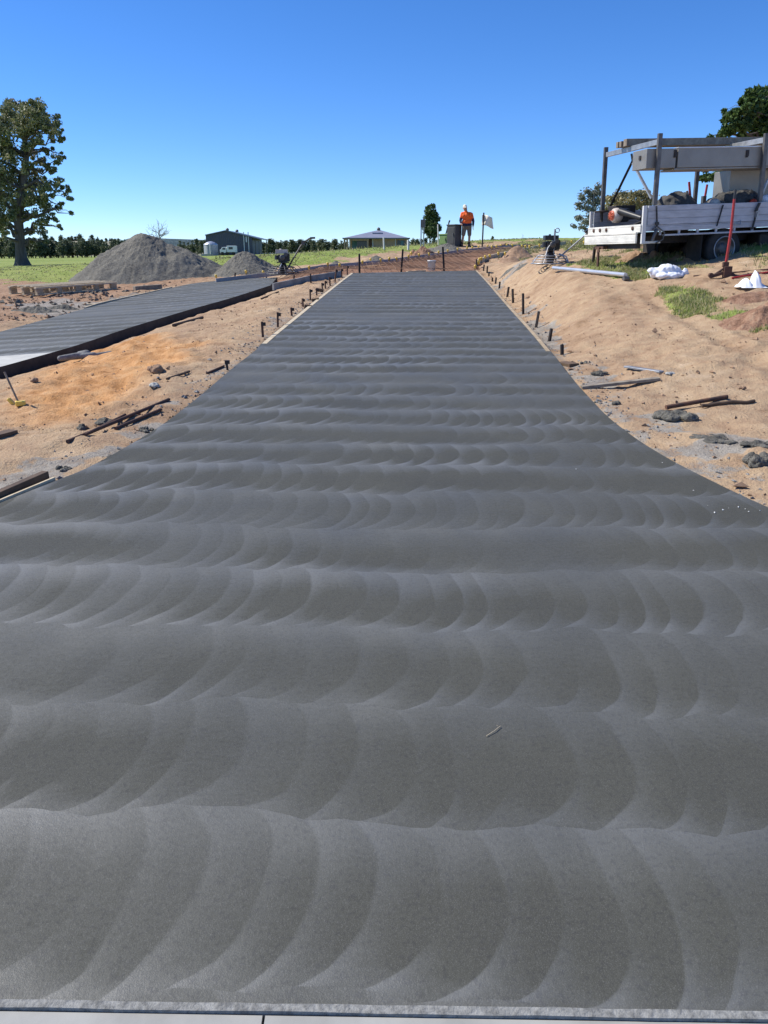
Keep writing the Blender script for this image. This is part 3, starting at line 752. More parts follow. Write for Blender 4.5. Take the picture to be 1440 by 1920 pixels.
# corner block where the right form board ends, short timber packers on the left
p=hit(1058,678,plane); m=MB(); m.box((p.x+.05,p.y,p.z-.06),(.14,.22,.10),Matrix.Rotation(R(25),3,'Z')); tag(m.build('wood_block','dark_timber',bevel=.005),'dark timber block at the near end of the right form board','block')
for (x,y,l) in [(600,547,'brown timber packer leaning between the left pegs, furthest up'),(577,579,'brown timber packer beside the fourth left peg'),(592,566,'brown timber packer lying by the fifth left peg')]:
    p=P(x,y); m=MB(); m.box((0,0,.03),(.15,.04,.085)); o=m.build('wood_packer','dark_timber',bevel=.004); o.location=p; o.rotation_euler=(R(15),R(random.uniform(-12,12)),R(random.uniform(-30,30))); tag(o,l,'packer')
# ---------------------------------------------------------------- steel reinforcing mesh on chairs over the excavation
def mesh_sheet(x0,x1,y0,y1,ang,lift,label):
    c,s=math.cos(ang),math.sin(ang); m=MB(); cx,cy=(x0+x1)/2,(y0+y1)/2
    def run(ax):
        lo,hi,a0,a1=(x0,x1,y0,y1) if ax else (y0,y1,x0,x1)
        k=lo
        while k<hi:
            seg=[]
            for t in np.arange(a0,a1,.35):
                x,y=(k,t) if ax else (t,k)
                X=cx+(x-cx)*c-(y-cy)*s; Y=cy+(x-cx)*s+(y-cy)*c
                inside=float(sdf(EXC,np.array([X]),np.array([Y]))[0])<-.12
                if inside: seg.append((X,Y,float(G(X,Y))+lift+.012*ax+.02*math.sin(X*3+Y*2)))
                if (not inside) and len(seg)>1: m.tube(seg,.0055,4,False); seg=[]
                elif not inside: seg=[]
            if len(seg)>1: m.tube(seg,.0055,4,False)
            k+=.2
    run(1); run(0)
    if m.v: tag(m.build('reinforcing_mesh','rust_bar'),label,'steel mesh')
mesh_sheet(-2.6,3.2,24.3,29.0,R(4),.06,'rusty reinforcing mesh sheet nearest the end of the drive')
mesh_sheet(-1.5,6.5,28.6,34.0,R(5),.07,'rusty reinforcing mesh sheet in the middle of the excavation')
mesh_sheet(1,12,33.6,44,R(8),.08,'rusty reinforcing mesh sheet furthest up towards the skyline')
mesh_sheet(-4.6,-1.2,19.5,26,R(-6),.05,'rusty reinforcing mesh sheet beyond the side path')
# bucket and plank at the end of the drive
p=P(809,510); root=empty('bucket',p,None,'white plastic bucket standing beyond the end of the drive','bucket'); s=1/ppm(p)
hb=.30;m=MB(); m.lathe([(.001,0),(.095,0),(.105,.02),(.122,hb-.03),(.13,hb-.03),(.13,hb),(.12,hb),(.115,.03),(.001,.02)],n=24); m.build('shell','white_plastic',root)
root.location.z+=.04
m=MB(); m.tube([(.13*math.cos(t),-.02-.07*math.sin(t)*1,hb-.04-.06*math.sin(t)) for t in np.linspace(0,pi,10)],.004,6); m.build('handle','dull_steel',root)
a_=P(763,513); b_=P(797,511); m=MB(); m.bar(a_+Vector((0,0,.05)),b_+Vector((0,0,.05)),.10,.04); tag(m.build('plank','pale_timber',bevel=.004),'pale plank lying beside the white bucket','plank')
heap('cement_heap','gravel',[hp(70,583,110,11,.35),hp(120,578,70,9,.4)],'ragged grey cement spoil along the far side of the side path','cement spill',50,160,seed=119,lump=.35)
# ---------------------------------------------------------------- vegetation
def leaf_arrays(C,n_each,spread,size,rg,flat=.8):
    """leaf quads (diamonds) around clump centres C (k,3); spread per clump (k,)"""
    C=np.repeat(C,n_each,0); S=np.repeat(spread,n_each)
    N=len(C); d=rg.normal(size=(N,3)); d/=np.linalg.norm(d,axis=1)[:,None]; r=rg.random(N)**.45
    p=C+d*(S*r)[:,None]*np.array([1,1,flat])
    a=rg.normal(size=(N,3)); a/=np.linalg.norm(a,axis=1)[:,None]
    b=np.cross(a,rg.normal(size=(N,3))); b/=np.linalg.norm(b,axis=1)[:,None]
    s=size*(.6+.8*rg.random(N))[:,None]
    V=np.stack([p-a*s*.5,p-b*s*.27,p+a*s*.5,p+b*s*.27],1).reshape(-1,3)
    F=np.arange(4*N).reshape(N,4); return V,F
def branch(m,a,b,r0,r1,rg,sag=.0,n=5,seg=6,wob=.06):
    a=np.array(a);b=np.array(b); L=np.linalg.norm(b-a); pts=[]
    for i in range(n+1):
        t=i/n; q=a*(1-t)+b*t; q=q+np.array([0,0,L*.12*math.sin(pi*t)])*(1-sag)
        if 0<i<n: q=q+rg.normal(size=3)*L*wob
        pts.append(q)
    m.tube(pts,[r0+(r1-r0)*i/n for i in range(n+1)],seg,False); return pts
def make_tree(name,base,trunk,blobs,leaf,size,lmat,bmat,label,cat='tree',dens=1.0,seed=1,clump=.38,group=None,twigs=True,per=26,r0=.3,rbr=.07):
    """base world; trunk list of (point, radius) local; blobs list of (centre, radius) local"""
    rg=np.random.default_rng(seed); root=empty(name,base,None,label,cat,group)
    tp=[Vector(q) for q,_ in trunk]; tr=[r for _,r in trunk]
    m=MB(); m.tube(tp,tr,12,False)
    Cs=[];Sp=[]
    for c,r in blobs:
        c=np.array(c)
        # nearest trunk joint that lies below the blob
        best=min(range(len(tp)),key=lambda i:(np.linalg.norm(c-np.array(tp[i]))+ (3*max(0,tp[i].z-c[2]+r*.4)) + (50 if i==0 else 0)))
        pts=branch(m,tp[best],c,min(tr[best]*.55,rbr*2.2),rbr*.25,rg)
        nc=max(3,int(10*dens*(r/.9)**1.6)); d=rg.normal(size=(nc,3)); d/=np.linalg.norm(d,axis=1)[:,None]
        q=c+d*(r*(rg.random(nc)**.5))[:,None]*np.array([1,1,.85])
        Cs.append(q); Sp.append(r*clump*(.6+.7*rg.random(nc)))
        if twigs:
            for k in range(0,nc,2): branch(m,pts[3],q[k],rbr*.22,rbr*.08,rg,n=3,seg=4)
    m.build('trunk',bmat,root)
    V,F=leaf_arrays(np.concatenate(Cs),per,np.concatenate(Sp),size,rg)
    link('crown',npmesh('crown',V,F,lmat,False),root)
    return root
def px_tree(name,y,base_px,trunk_px,blobs_px,**k):
    """lay a crown out at distance y; blobs get their own depth"""
    rg=np.random.default_rng(k.get('seed',1)+77)
    base=at(base_px[0],base_px[1],y); base.z=min(base.z,Hs(base.x,y)); dz=k.pop('dz',.7)
    tr=[]
    for (a,b,r) in trunk_px:
        q=at(a,b,y)-base; tr.append((tuple(q),r))
    tr[0]=((tr[0][0][0],0,-.25),tr[0][1])
    xs=[b[0] for b in blobs_px]; wd=(max(xs)-min(xs)); s=1/ppm(at(base_px[0],base_px[1],y))
    bl=[]
    for (a,b,r) in blobs_px:
        dy=rg.uniform(-1,1)*wd*s*.38*dz
        q=at(a,b,y+dy)-base; bl.append((tuple(q),r*s*1.14))
    return make_tree(name,base,tr,bl,**k)
BL=[(24,192,14),(47,203,18),(66,201,16),(79,212,16),(15,212,20),(38,226,24),(62,227,22),(82,227,16),(105,231,13),(113,241,8),(90,244,14),(111,265,9),(100,254,12),(19,244,22),(4,235,20),(-15,240,22),(56,248,16),(75,265,12),(116,288,9),(105,300,10),(90,280,11),(11,276,20),(30,291,16),(-11,282,24),(71,295,12),(88,316,12),(71,329,12),(97,321,7),(11,325,24),(38,338,20),(-15,329,26),(62,349,20),(84,357,14),(105,346,13),(120,359,11),(131,372,8),(129,400,7),(112,385,10),(79,379,18),(56,370,20),(11,362,24),(-11,376,24),(97,409,9),(109,426,7),(75,407,14),(56,409,12),(79,434,12),(56,432,12),(19,392,18),(6,413,18),(-9,422,22),(11,432,8),(6,445,8),(-19,404,24),(-45,260,26),(-50,310,28),(-48,360,28),(-55,400,24),(-75,340,24),(-30,220,18),(50,312,12),(45,275,12),(60,450,8),(88,450,7)]
px_tree('gum_tree',64,(43,499),[(43,499,.90),(42,494,.60),(40,482,.44),(38,462,.38),(37,441,.36),(35,418,.34),(36,390,.36),(41,360,.30),(45,330,.26),(49,295,.22),(47,262,.17),(42,235,.10),(38,210,.05)],BL,
  leaf=1,size=.20,lmat='leaf_big',bmat='bark',label='tall spreading gum tree with a dark flared trunk alone on the green field',seed=5,per=62,dens=1.35,clump=.46,rbr=.08)
BRT=[(1433,174,14),(1401,178,10),(1420,182,14),(1393,190,8),(1407,196,16),(1361,211,10),(1379,215,14),(1393,218,18),(1365,227,10),(1386,238,18),(1365,246,12),(1326,256,8),(1348,256,9),(1420,215,22),(1434,243,24),(1414,246,22),(1460,200,24),(1490,240,30),(1460,280,28),(1420,290,24),(1385,280,18),(1350,270,12),(1325,330,12),(1345,332,14),(1365,330,14),(1390,335,20),(1357,346,8),(1320,316,10),(1425,340,24),(1380,310,20),(1350,310,16),(1470,330,30),(1510,300,30),(1520,350,28),(1540,240,30),(1500,200,20),(1560,300,24)]
px_tree('shade_tree',36,(1470,478),[(1470,478,.4),(1470,440,.3),(1466,400,.27),(1462,350,.22),(1455,300,.16),(1450,250,.10),(1450,210,.05)],BRT,
  leaf=1,size=.21,lmat='leaf_dark',bmat='bark',label='dense dark green tree rising behind the truck rack',seed=15,per=60,dens=2.6,clump=.5,rbr=.06,dz=.5)
px_tree('gum_tree',50,(1118,462),[(1118,462,.16),(1117,440,.13),(1114,410,.10),(1112,385,.07),(1114,362,.04)],
  [(1121,352,6),(1100,358,6),(1115,364,8),(1089,369,6),(1105,374,8),(1121,379,8),(1092,390,7),(1110,395,8),(1084,411,6),(1078,424,4),(1097,416,7),(1113,411,8),(1089,427,4),(1102,432,6),(1130,400,8),(1128,420,7),(1083,383,5),(1128,365,6)],
  leaf=1,size=.14,lmat='leaf_grey',bmat='bark_pale',label='thin grey leaved gum tree just left of the truck tail',seed=25,per=30,dens=6,clump=.95,rbr=.035,dz=.5)
px_tree('leafy_shrub',47,(1180,462),[(1180,462,.12),(1180,430,.09),(1180,400,.05)],
  [(1145,378,9),(1158,372,10),(1172,368,9),(1186,369,9),(1200,366,9),(1212,362,8),(1150,390,12),(1170,388,12),(1190,386,12),(1208,382,12),(1222,372,9),(1165,405,12),(1195,405,12),(1140,400,9),(1180,420,12),(1215,400,10),(1228,388,8)],
  leaf=1,size=.16,lmat='leaf_yellow',bmat='bark_pale',label='yellowish grey bushy tree behind the rear of the truck tray',seed=35,per=36,dens=5,clump=.8,rbr=.03,dz=.5)
px_tree('sapling',41,(806,463),[(806,463,.045),(806,450,.035),(807,425,.025),(808,395,.012)],
  [(803,390,4),(811,388,4),(804,398,6),(812,400,6),(802,408,6),(812,411,7),(804,418,7),(815,420,7),(822,411,4),(802,428,7),(812,430,8),(819,424,6),(805,438,6),(814,441,6),(822,430,4),(798,416,3),(798,433,4)],
  leaf=1,size=.095,lmat='leaf_sapling',bmat='bark_pale',label='young bushy green tree beside the two posted sign',seed=45,per=36,dens=22,clump=.75,rbr=.012,dz=.8)
def bare(name,y,bp,top,label,w,seed,mat='bark_pale',n=26):
    rg=np.random.default_rng(seed); base=at(*bp,y); base.z=min(base.z,Hs(base.x,y)); s=1/ppm(base)
    root=empty(name,base,None,label,'tree'); m=MB(); h=(bp[1]-top)*s; hb=at(bp[0],bp[1],y).z-base.z; h+=hb
    m.tube([(0,0,-.2),(0,0,h*.5),(.02*h,0,h)],[.035*h,.02*h,.005*h],6,False)
    for i in range(n):
        z=h*rg.uniform(.3,.85); a=rg.uniform(0,2*pi); L=w*s*.5*rg.uniform(.5,1)
        e=np.array([math.cos(a)*L,math.sin(a)*L,z+h*rg.uniform(.1,.3)]); pts=branch(m,(0,0,z),e,.010*h,.004*h,rg,n=4,seg=4)
        for k in range(4): q=np.array(pts[2+k%3]); branch(m,q,q+rg.normal(size=3)*L*.3+np.array([0,0,h*.08]),.005*h,.002*h,rg,n=2,seg=3)
    m.build('trunk',mat,root); return root
bare('bare_tree',110,(302,480),428,'leafless pale tree showing above the right shoulder of the large rock pile',40,3)
px_tree('sapling',44,(924,462),[(924,462,.02),(924,443,.008)],[(924,445,2.5),(926,450,2.2),(922,448,2)],leaf=1,size=.07,lmat='leaf_big',bmat='bark',label='tiny dark seedling on the skyline right of the flag',seed=46,per=12,dens=40,clump=.5,rbr=.008,twigs=False)
bare('sapling',44,(979,462),443,'spindly leafless seedling on the skyline above the soil pile',5,8,n=6)
# far line of individual trees: three grown once, then copied
def forest_proto(seed,h,w,low):
    rg=np.random.default_rng(seed)
    bl=[]
    for i in range(17):
        t=rg.random(); z=h*(low+(.93-low)*t); rr=w*(.5-.28*abs(t-.4))*(.7+.5*rg.random()); a=rg.uniform(0,2*pi); q=w*.34*rg.random()*(1.1-t)
        bl.append(((math.cos(a)*q,math.sin(a)*q,z),rr*.62))
    return make_tree('forest_tree',(0,0,0),[((0,0,-1),.16),((0,0,h*.4),.12),((.1,0,h*.75),.07),((0,0,h*.9),.03)],bl,leaf=1,size=.46,lmat='leaf_forest',bmat='bark',label='x',seed=seed,per=7,dens=1.15,clump=.5,twigs=False,rbr=.05)
protos=[forest_proto(101,6.2,4.0,.12),forest_proto(102,5.6,4.4,.10),forest_proto(103,6.6,3.4,.2),forest_proto(104,5.2,4.2,.08)]
used=[0]*4; rr=random.Random(5)
def plant(px,y,top_row,label,group,zb=None,pr=None,wide=1,cat='tree',name='forest_tree'):
    k=rr.randrange(4) if pr is None else pr
    o=protos[k] if used[k]==0 else clone(protos[k]); used[k]+=1
    x=at(px,470,y).x; z=Hs(x,y) if zb is None else zb
    ztop=at(px,top_row,y).z; hh=[6.2,5.6,6.6,5.2][k]; s=max(.25,(ztop-z)/hh)
    o.location=(x,y,z-.1); o.scale=(s*wide,s*wide,s); o.rotation_euler=(0,0,rr.uniform(0,6.28))
    o.name=name; tag(o,label,cat,group); return o
x=-12
while x<260:
    plant(x+rr.uniform(-3,3),rr.uniform(196,206),448+rr.uniform(-1.5,4)+ (4 if x>235 else 0),'dark tree in the unbroken dark treeline behind the gum tree and rock pile','dark trees lining the far side of the field',wide=1.15); x+=6.5
x=-6
while x<300:
    plant(x+rr.uniform(-3,3),rr.uniform(212,224),449+rr.uniform(-2,4),'dark tree in the unbroken dark treeline behind the gum tree and rock pile','dark trees lining the far side of the field',wide=1.15); x+=9
x=338
while x<392:
    plant(x,rr.uniform(205,225),449+rr.uniform(-3,4),'bushy tree in the gap between the rock pile and the shed','bushy trees left of the shed'); x+=8
x=474
while x<652:
    plant(x+rr.uniform(-2,2),rr.uniform(205,225),449+rr.uniform(-2.5,7),'olive tree in the loose row between the shed and the house','olive trees between the shed and the house',wide=1.3); x+=5
x=766
while x<850:
    plant(x,rr.uniform(200,225),447+rr.uniform(-2,6),'tree in the short row between the house and the utility boxes','trees right of the house'); x+=8
# hills: a bald ridge with scattered trees and a wooded range beyond
def ridge(name,pts,y,depth,mat,zb=-4,label=None):
    xs=np.array([at(a,470,y).x for a,b in pts]); zs=np.array([at(a,b,y).z for a,b in pts])
    n=220; X=np.linspace(xs[0],xs[-1],n); Z=np.interp(X,xs,zs); nd=14; V=[];Fs=[]
    for j in range(nd):
        t=j/(nd-1); sh=math.sin(pi*min(t*1.0,1))**.8 if t<=.5 else math.sin(pi*t)
        for i in range(n):
            V.append((X[i],y-depth/2+depth*t,zb+(Z[i]-zb)*sh*(1+.05*float(fbm(X[i],t*400,.01,3,4)))))
    for j in range(nd-1):
        for i in range(n-1): a=j*n+i; Fs.append((a,a+1,a+n+1,a+n))
    me=npmesh(name,V,Fs,mat); return tag(link(name,me),kind='structure')
simple('hill_grass',(.34,.30,.22),(.24,.24,.17),.02,.95,spec=.1)
t=MT('hill_wood',.95,.1); n_=t.noise(.05,5,None,.7); t.color(t.ramp(n_,[(.35,(.045,.075,.085)),(.65,(.10,.14,.15))])); t.bump(n_,10,1); M['hill_wood']=t.m  # distance haze mixed into the blue-green of the wooded range
ridge('hills',[(-120,462),(-20,458),(60,456),(100,455),(160,452),(215,452.5),(260,456),(300,462),(340,470),(380,474)],640,260,'hill_grass')
ridge('hills',[(200,462),(232,455),(255,446.5),(275,445),(310,447),(345,448),(395,450),(440,454),(500,460),(620,468)],1250,300,'hill_wood')
ridge('hills',[(300,470),(330,466),(345,461),(365,459),(395,461),(420,470)],600,120,'hill_grass')
for (a,b) in [(100,443),(117,440.5),(124,452),(131,444),(137,442.5),(144,443),(152,438.5),(158,446),(169,447),(175,440),(186,442.5),(193,448),(201,446),(208,445),(212,446.5),(224,446.5),(220,449),(231,450),(75,448),(60,446),(240,451),(20,446),(8,444),(-6,447)]:
    plant(a,640,b,'small bluish tree among those scattered on the bald ridge','scattered trees along the bald ridge',zb=at(a,457,640).z,wide=1.25,cat='tree',name='ridge_tree')
for k in range(4):
    pass
# ---------------------------------------------------------------- buildings
def building_frame(y,px0): # returns functions for a plane facing the camera at distance y
    return lambda px,py,dy=0: at(px,py,y+dy)
# machinery shed
Y=165; q=building_frame(Y,0); gl=q(388,478); gz=Hs(gl.x+6,Y)
root=empty('shed',(gl.x,Y,gz),None,'dark steel shed with a low gabled roof and open lean-to','shed')
L=lambda px,py,dy=0:(at(px,py,Y+dy).x-gl.x,dy,at(px,py,Y).z-gz)
e1,ap,e2,e3=L(388,442),L(423,433.5),L(472.5,446),L(486,449)
D=13
m=MB(); pr=[(0,0),(0,e1[2]),(ap[0],ap[2]),(e2[0],e2[2]),(e2[0],0)]; m.prism(pr,0,D,lambda x,y,z:(x,z,y)); m.build('wall','shed_wall',root)
m=MB(); o=.10
for a_,b_ in ((e1,ap),(ap,e3)):
    dx=b_[0]-a_[0]; dz=b_[2]-a_[2]; ex=-.35 if a_ is e1 else 0
    m.add([(a_[0]+ex,-.3,a_[2]+.03),(b_[0],-.3,b_[2]+.03),(b_[0],D+.3,b_[2]+.03),(a_[0]+ex,D+.3,a_[2]+.03),(a_[0]+ex,-.3,a_[2]+.2),(b_[0],-.3,b_[2]+.2),(b_[0],D+.3,b_[2]+.2),(a_[0]+ex,D+.3,a_[2]+.2)],[(0,1,2,3),(7,6,5,4),(0,4,5,1),(1,5,6,2),(2,6,7,3),(3,7,4,0)])
rf=m.build('roof','shed_roof',root)
m=MB(); m.lathe([(.001,.0),(.3,0),(.34,.2),(.22,.42),(.001,.5)],(ap[0]+.2,.9,ap[2]+.15),12); m.build('vent','dull_steel',rf)
m=MB(); m.lathe([(.001,.0),(.3,0),(.34,.2),(.22,.42),(.001,.5)],(ap[0]+1.4,5,ap[2]+.0),12); m.build('vent','dull_steel',rf)
for px in (458,466.5): 
    x=L(px,460)[0]; m=MB(); m.box((x,-.06,2.2),(.16,.1,4.4)); m.build('downpipe','trim_white',root)
for px,dy in ((477.5,1),(485,.5),(484,12)):
    x=L(px,460)[0] if dy<5 else e3[0]-.3; m=MB(); m.box((x,dy,(e3[2]+.1)/2),(.15,.15,e3[2]+.1)); m.build('post','dull_steel',root)
m=MB(); m.box((L(459.7,460)[0]+.3,-.05,3.0),(.25,.06,1.1)); m.build('wall_panel','trim_white',root)
a_=L(436,476);b_=L(457,474); m=MB(); m.box(((a_[0]+b_[0])/2,-.6,.28),(b_[0]-a_[0],.7,.42)); tag(m.build('water_trough','concrete_pale'),'long low pale trough along the foot of the shed wall','trough').location=(gl.x,Y,gz)
# tank
c=at(396.5,479,158); tz=Hs(c.x,158); root=empty('water_tank',(c.x,158,tz),None,'round corrugated water tank with a conical lid beside the shed','tank')
s=1/ppm(c); r=13*s; hh=at(390,458.5,158).z-tz; h2=at(390,452.5,158).z-tz
m=MB(); m.lathe([(r,-.3),(r,hh)],n=48); m.build('shell','tank_side',root)
m=MB(); m.lathe([(r*1.03,hh-.05),(r*1.03,hh+.02),(r*.5,hh+(h2-hh)*.75),(.2,h2),(.001,h2)],n=48); m.build('lid','alu',root)
m=MB(); m.tube([(r*.1,-r*1.04,.1),(r*.1,-r*1.04,hh)],.1,8); m.build('downpipe','trim_white',root)
p=P(394,480) ; m=MB(); m.box((c.x+.1,153.5,Hs(c.x,153.5)+.15),(1.9,1.2,.4)); tag(m.build('concrete_step','concrete_pale'),'pale concrete step in front of the water tank','step')
# small white truck parked at the shed
c=at(426,477,156); root=empty('parked_truck',(c.x,156,Hs(c.x,156)),None,'small white truck with a box body parked against the shed','truck'); s=1/ppm(c)
m=MB(); m.prism([(-1.15,.55),(-1.25,1.1),(-.95,1.25),(-.75,1.65),(.05,1.7),(.05,.5),(-1.1,.45)],-.8,.8,lambda x,y,z:(x,z,y)); m.build('cab','white_plastic',root,bevel=.04)
m=MB(); m.box((1.0,0,1.3),(1.7,1.7,1.3)); m.build('box_body','white_plastic',root,bevel=.05)
m=MB(); m.box((-.42,-.81,1.33),(.55,.03,.36)); m.build('window','window_dark',root)
m=MB(); m.box((.9,-.86,1.45),(.8,.03,.5)); m.build('window','window_dark',root)
for x in (-.75,.15,1.35): 
    m=MB(); m.lathe([(.001,-.12),(.33,-.12),(.36,-.06),(.36,.06),(.33,.12),(.001,.12)],(x,-.72,.36),20,'Y'); m.build('wheel','rubber',root)
m=MB(); m.box((-1.45,0,.6),(.5,1.3,.14)); m.build('bumper','dull_steel',root)
root.scale=(1.0,1.0,.9)
# house
Y=165; l=at(643,468,Y); r_=at(768,468,Y); hz=at(700,471,Y).z
root=empty('house',(l.x,Y,hz),None,'single storey pale brick house with a wide blue grey hipped roof','house')
A=lambda px,py:(at(px,py,Y).x-l.x,at(px,py,Y).z-hz)
ez=A(700,446.5)[1]; rz=A(700,429.5)[1]; xw=A(768,468)[0]; dp=14.0
m=MB(); rx0,rx1=A(708,430)[0],A(713,430)[0]
base_=[(0,-.2,ez),(xw,-.2,ez),(xw,dp,ez),(0,dp,ez)]; top_=[(rx0,dp/2,rz),(rx1,dp/2,rz)]
m.add(base_+top_,[(0,1,5,4),(1,2,5),(2,3,4,5),(3,0,4),(3,2,1,0)]); rf=m.build('roof','roof_blue',root)
m=MB(); 
for a_,b_ in (((0,-.2),(xw,-.2)),((xw,-.2),(xw,dp)),((0,dp),(0,-.2))): m.bar((a_[0],a_[1],ez-.03),(b_[0],b_[1],ez-.03),.14,.2)
m.build('gutter','shed_roof',rf)
vx=A(707.5,436)[0]; vz=A(707,436.5)[1]; sl=(rz-ez)/(dp/2+.2)
m=MB()
for k in range(8): x=vx-.95+k*.27; m.box((x,(vz-ez)/sl-.2-.12,vz+.06),(.17,.9,.05),Matrix.Rotation(math.atan(sl),3,'X'))
m.build('solar_collector','window_dark',rf)
m=MB(); m.lathe([(.001,0),(.32,0),(.38,.22),(.25,.48),(.001,.55)],(A(709.5,430)[0],dp/2,rz),12); m.build('vent','dull_steel',rf)
m=MB(); x0,x1=A(697,460)[0],A(765.5,460)[0]; m.box(((x0+x1)/2,.75+ (dp-2)/2,ez/2-.15),(x1-x0,dp-2,ez+.3-.02)); m.box((A(675,0+460)[0],3+(dp-4)/2,ez/2-.15),(A(697,460)[0]-A(655,460)[0],dp-4,ez+.28-.02)); m.build('wall','brick_pale',root)
xa,xb=A(659,460)[0],A(689,460)[0]; m=MB(); m.box(((xa+xb)/2,2.96,1.15),(xb-xa,.06,2.1)); m.build('sliding_door','window_dark',root)
m=MB(); m.box((A(664,460)[0],2.9,1.15),(A(669,460)[0]-A(660,460)[0],.05,2.0)); m.build('curtain','curtain_teal',root)
m=MB(); m.box(((xa+xb)/2,.3,ez-.28),(xb-xa+.6,.12,.42)); m.build('fascia_beam','brick_pale',root)
m=MB(); m.box((A(695,460)[0],.70,1.15),(.45,.06,2.1)); m.build('door','rust',root)
for px in (646,651,656.5,689.5): m=MB(); m.box((A(px,460)[0],.25,ez/2-.1),(.34,.34,ez)); m.build('pillar','brick_pale',root)
m=MB(); m.box((A(745+7.5,460)[0],.70,A(750,457)[1]),(A(760,460)[0]-A(745,460)[0],.08,1.3)); wn=m.build('window','window_dark',root)
m=MB(); m.box((A(754,460)[0],.64,A(750,457)[1]),(.55,.03,1.2)); m.build('curtain','curtain_teal',wn)
for px in (699,741.5): m=MB(); m.box((A(px,460)[0],.62,ez/2),(.13,.1,ez)); m.build('downpipe','trim_white',root)
# ---------------------------------------------------------------- stake posts, sign, utility boxes, flag
def post(px,by,ty,w,mat,label,y=None):
    p=P(px,by) if y is None else at(px,by,y); k=ppm(p); h=(by-ty)/k
    m=MB(); m.box((0,0,h/2-.1),(w,w,h+.2)); o=m.build('marker_post',mat,bevel=.004); o.location=p; o.rotation_euler=(R(random.uniform(-2,2)),R(random.uniform(-4,4)),.4); return tag(o,label,'marker post')
post(720,468,446,.05,'trim_white','white marker post standing in front of the house wall')
post(765.5,468,451,.07,'trim_white','leaning white marker post at the right corner of the house')
post(822,459,423,.045,'trim_white','tall white marker post right of the young tree')
post(183,486,481,.05,'trim_white','tiny white marker post far across the green field')
post(978,459,452,.03,'dark_timber','short thin brown post on the skyline above the soil pile') if False else None
p=P(791,462); k=ppm(p); root=empty('sign',p,(0,0,R(12)),'small blank backed sign on two thin grey posts','sign')
for x,hh in ((-.045,(462-416)/k),(.075,(462-418)/k)):
    m=MB(); m.tube([(x,0,-.1),(x,0,hh)],.026,8); m.build('post','galv',root)
m=MB(); m.box((.02,-.04,(462-422)/k),(.2,.03,14/k)); m.build('panel','dull_steel',root,bevel=.004)
def cabinet(px,by,w,d,h,rot,mat,label,lid):
    p=P(px,by); root=empty('utility_box',p,(0,0,R(rot)),label,'utility box')
    m=MB(); m.box((0,0,h/2-.06),(w,d,h+.1)); m.build('body',mat,root,bevel=.012)
    m=MB(); m.box((0,0,h+.012+.0),(w+.05,d+.05,.05)); m.build('lid',mat,root,bevel=.012)
    m=MB(); m.box((0,-d/2-.006,h*.5),(w-.12,.016,h-.16)); dr=m.build('door',mat,root,bevel=.006)
    m=MB(); m.box((w*.3,-d/2-.025,h*.55),(.03,.03,.10)); m.build('handle','dull_steel',dr)
    return p
pb=P(851,461); kb=ppm(pb)
cabinet(851,461,.48,.40,36/kb,-48,'box_dark','tall dark grey utility box beside the worker',1)
cabinet(835,461,.42,.34,20/kb,-40,'green_box','short green utility box in front of the dark one',1)
p=P(836,458)+Vector((0,.15,0)); k=ppm(p); m=MB(); m.bar(p+Vector((0,0,18/k)),p+Vector((.14,0,40/k)),.06,.05); m.bar(p+Vector((.12,0,38/k)),p+Vector((.16,0,42/k)),.09,.06); m.bar(p+Vector((.0,0,-.1)),p+Vector((.0,0,19/k)),.05,.05); tag(m.build('shovel_handle','black_steel'),'dark tool handle leaning behind the utility boxes','tool')
p=P(904,463); k=ppm(p); root=empty('flag_post',p,None,'black steel post with a pale sheet fluttering from it','flag post')
m=MB(); m.tube([(0,0,-.2),(.015,0,60/k)],.03,8); m.build('post','black_steel',root)
V=[];Fs=[]
for i in range(13):
    for j in range(9):
        u,v=i/12,j/8; V.append(((.04-.16*(v<.2)*0)+u*.42-.08+v*.07*u, .06*math.sin(u*7+v*2)+.03,(56-u*3-v*(18+2*u))/k+.03*math.sin(u*5)))
for i in range(12):
    for j in range(8): a=i*9+j; Fs.append((a,a+1,a+10,a+9))
simple('cream_sheet',(.88,.84,.70),(.7,.66,.52),3.5,.8)
m=MB(); m.add(V,Fs,True); o=m.build('sheet','cream_sheet',root); sd_=o.modifiers.new('s','SOLIDIFY'); sd_.thickness=.004
# ---------------------------------------------------------------- worker
pw=P(873,462.5); kw=ppm(pw); root=empty('person',pw,(0,0,0),'worker in an orange and navy shirt, shorts, cap and boots, leaning on the dark box','person')
S=.0059*4/4* (75/ (75))
def cap(m,a,b,ra,rb,n=6):
    a=Vector(a);b=Vector(b); pts=[a.lerp(b,i/n) for i in range(n+1)]; m.tube(pts,[ra+(rb-ra)*i/n for i in range(n+1)],14); m.ell(a,(ra,)*3,14,10); m.ell(b,(rb,)*3,14,10)
hgt=(462.5-387.5)/kw; SC=hgt/1.80
J=dict(head=(-.09,-.05,1.63),chin=(-.12,-.10,1.54),neck=(-.045,-.0,1.47),chest=(0,0,1.30),waist=(.02,.02,1.06),hip=(.03,.02,.93),
 sl=(-.19,.0,1.38),sr=(.21,.0,1.36),el=(-.27,-.02,1.10),wl=(-.25,-.14,.96),er=(.31,.03,1.08),wr=(.30,-.04,.85),
 hl=(-.07,.02,.90),hr=(.13,.02,.90),kl=(-.12,-.05,.50),kr=(.15,-.06,.49),al=(-.165,.02,.09),ar=(.15,.0,.09))
b=MB()
cap(b,J['neck'],J['chest'],.062,.12); cap(b,(-.10,0,1.28),(.12,0,1.28),.115,.115); cap(b,(-.12,0,1.37),(.14,0,1.36),.075,.075); cap(b,J['chest'],J['waist'],.13,.125); cap(b,J['waist'],J['hip'],.13,.14); cap(b,(-.05,.02,.92),(.11,.02,.92),.125,.125)
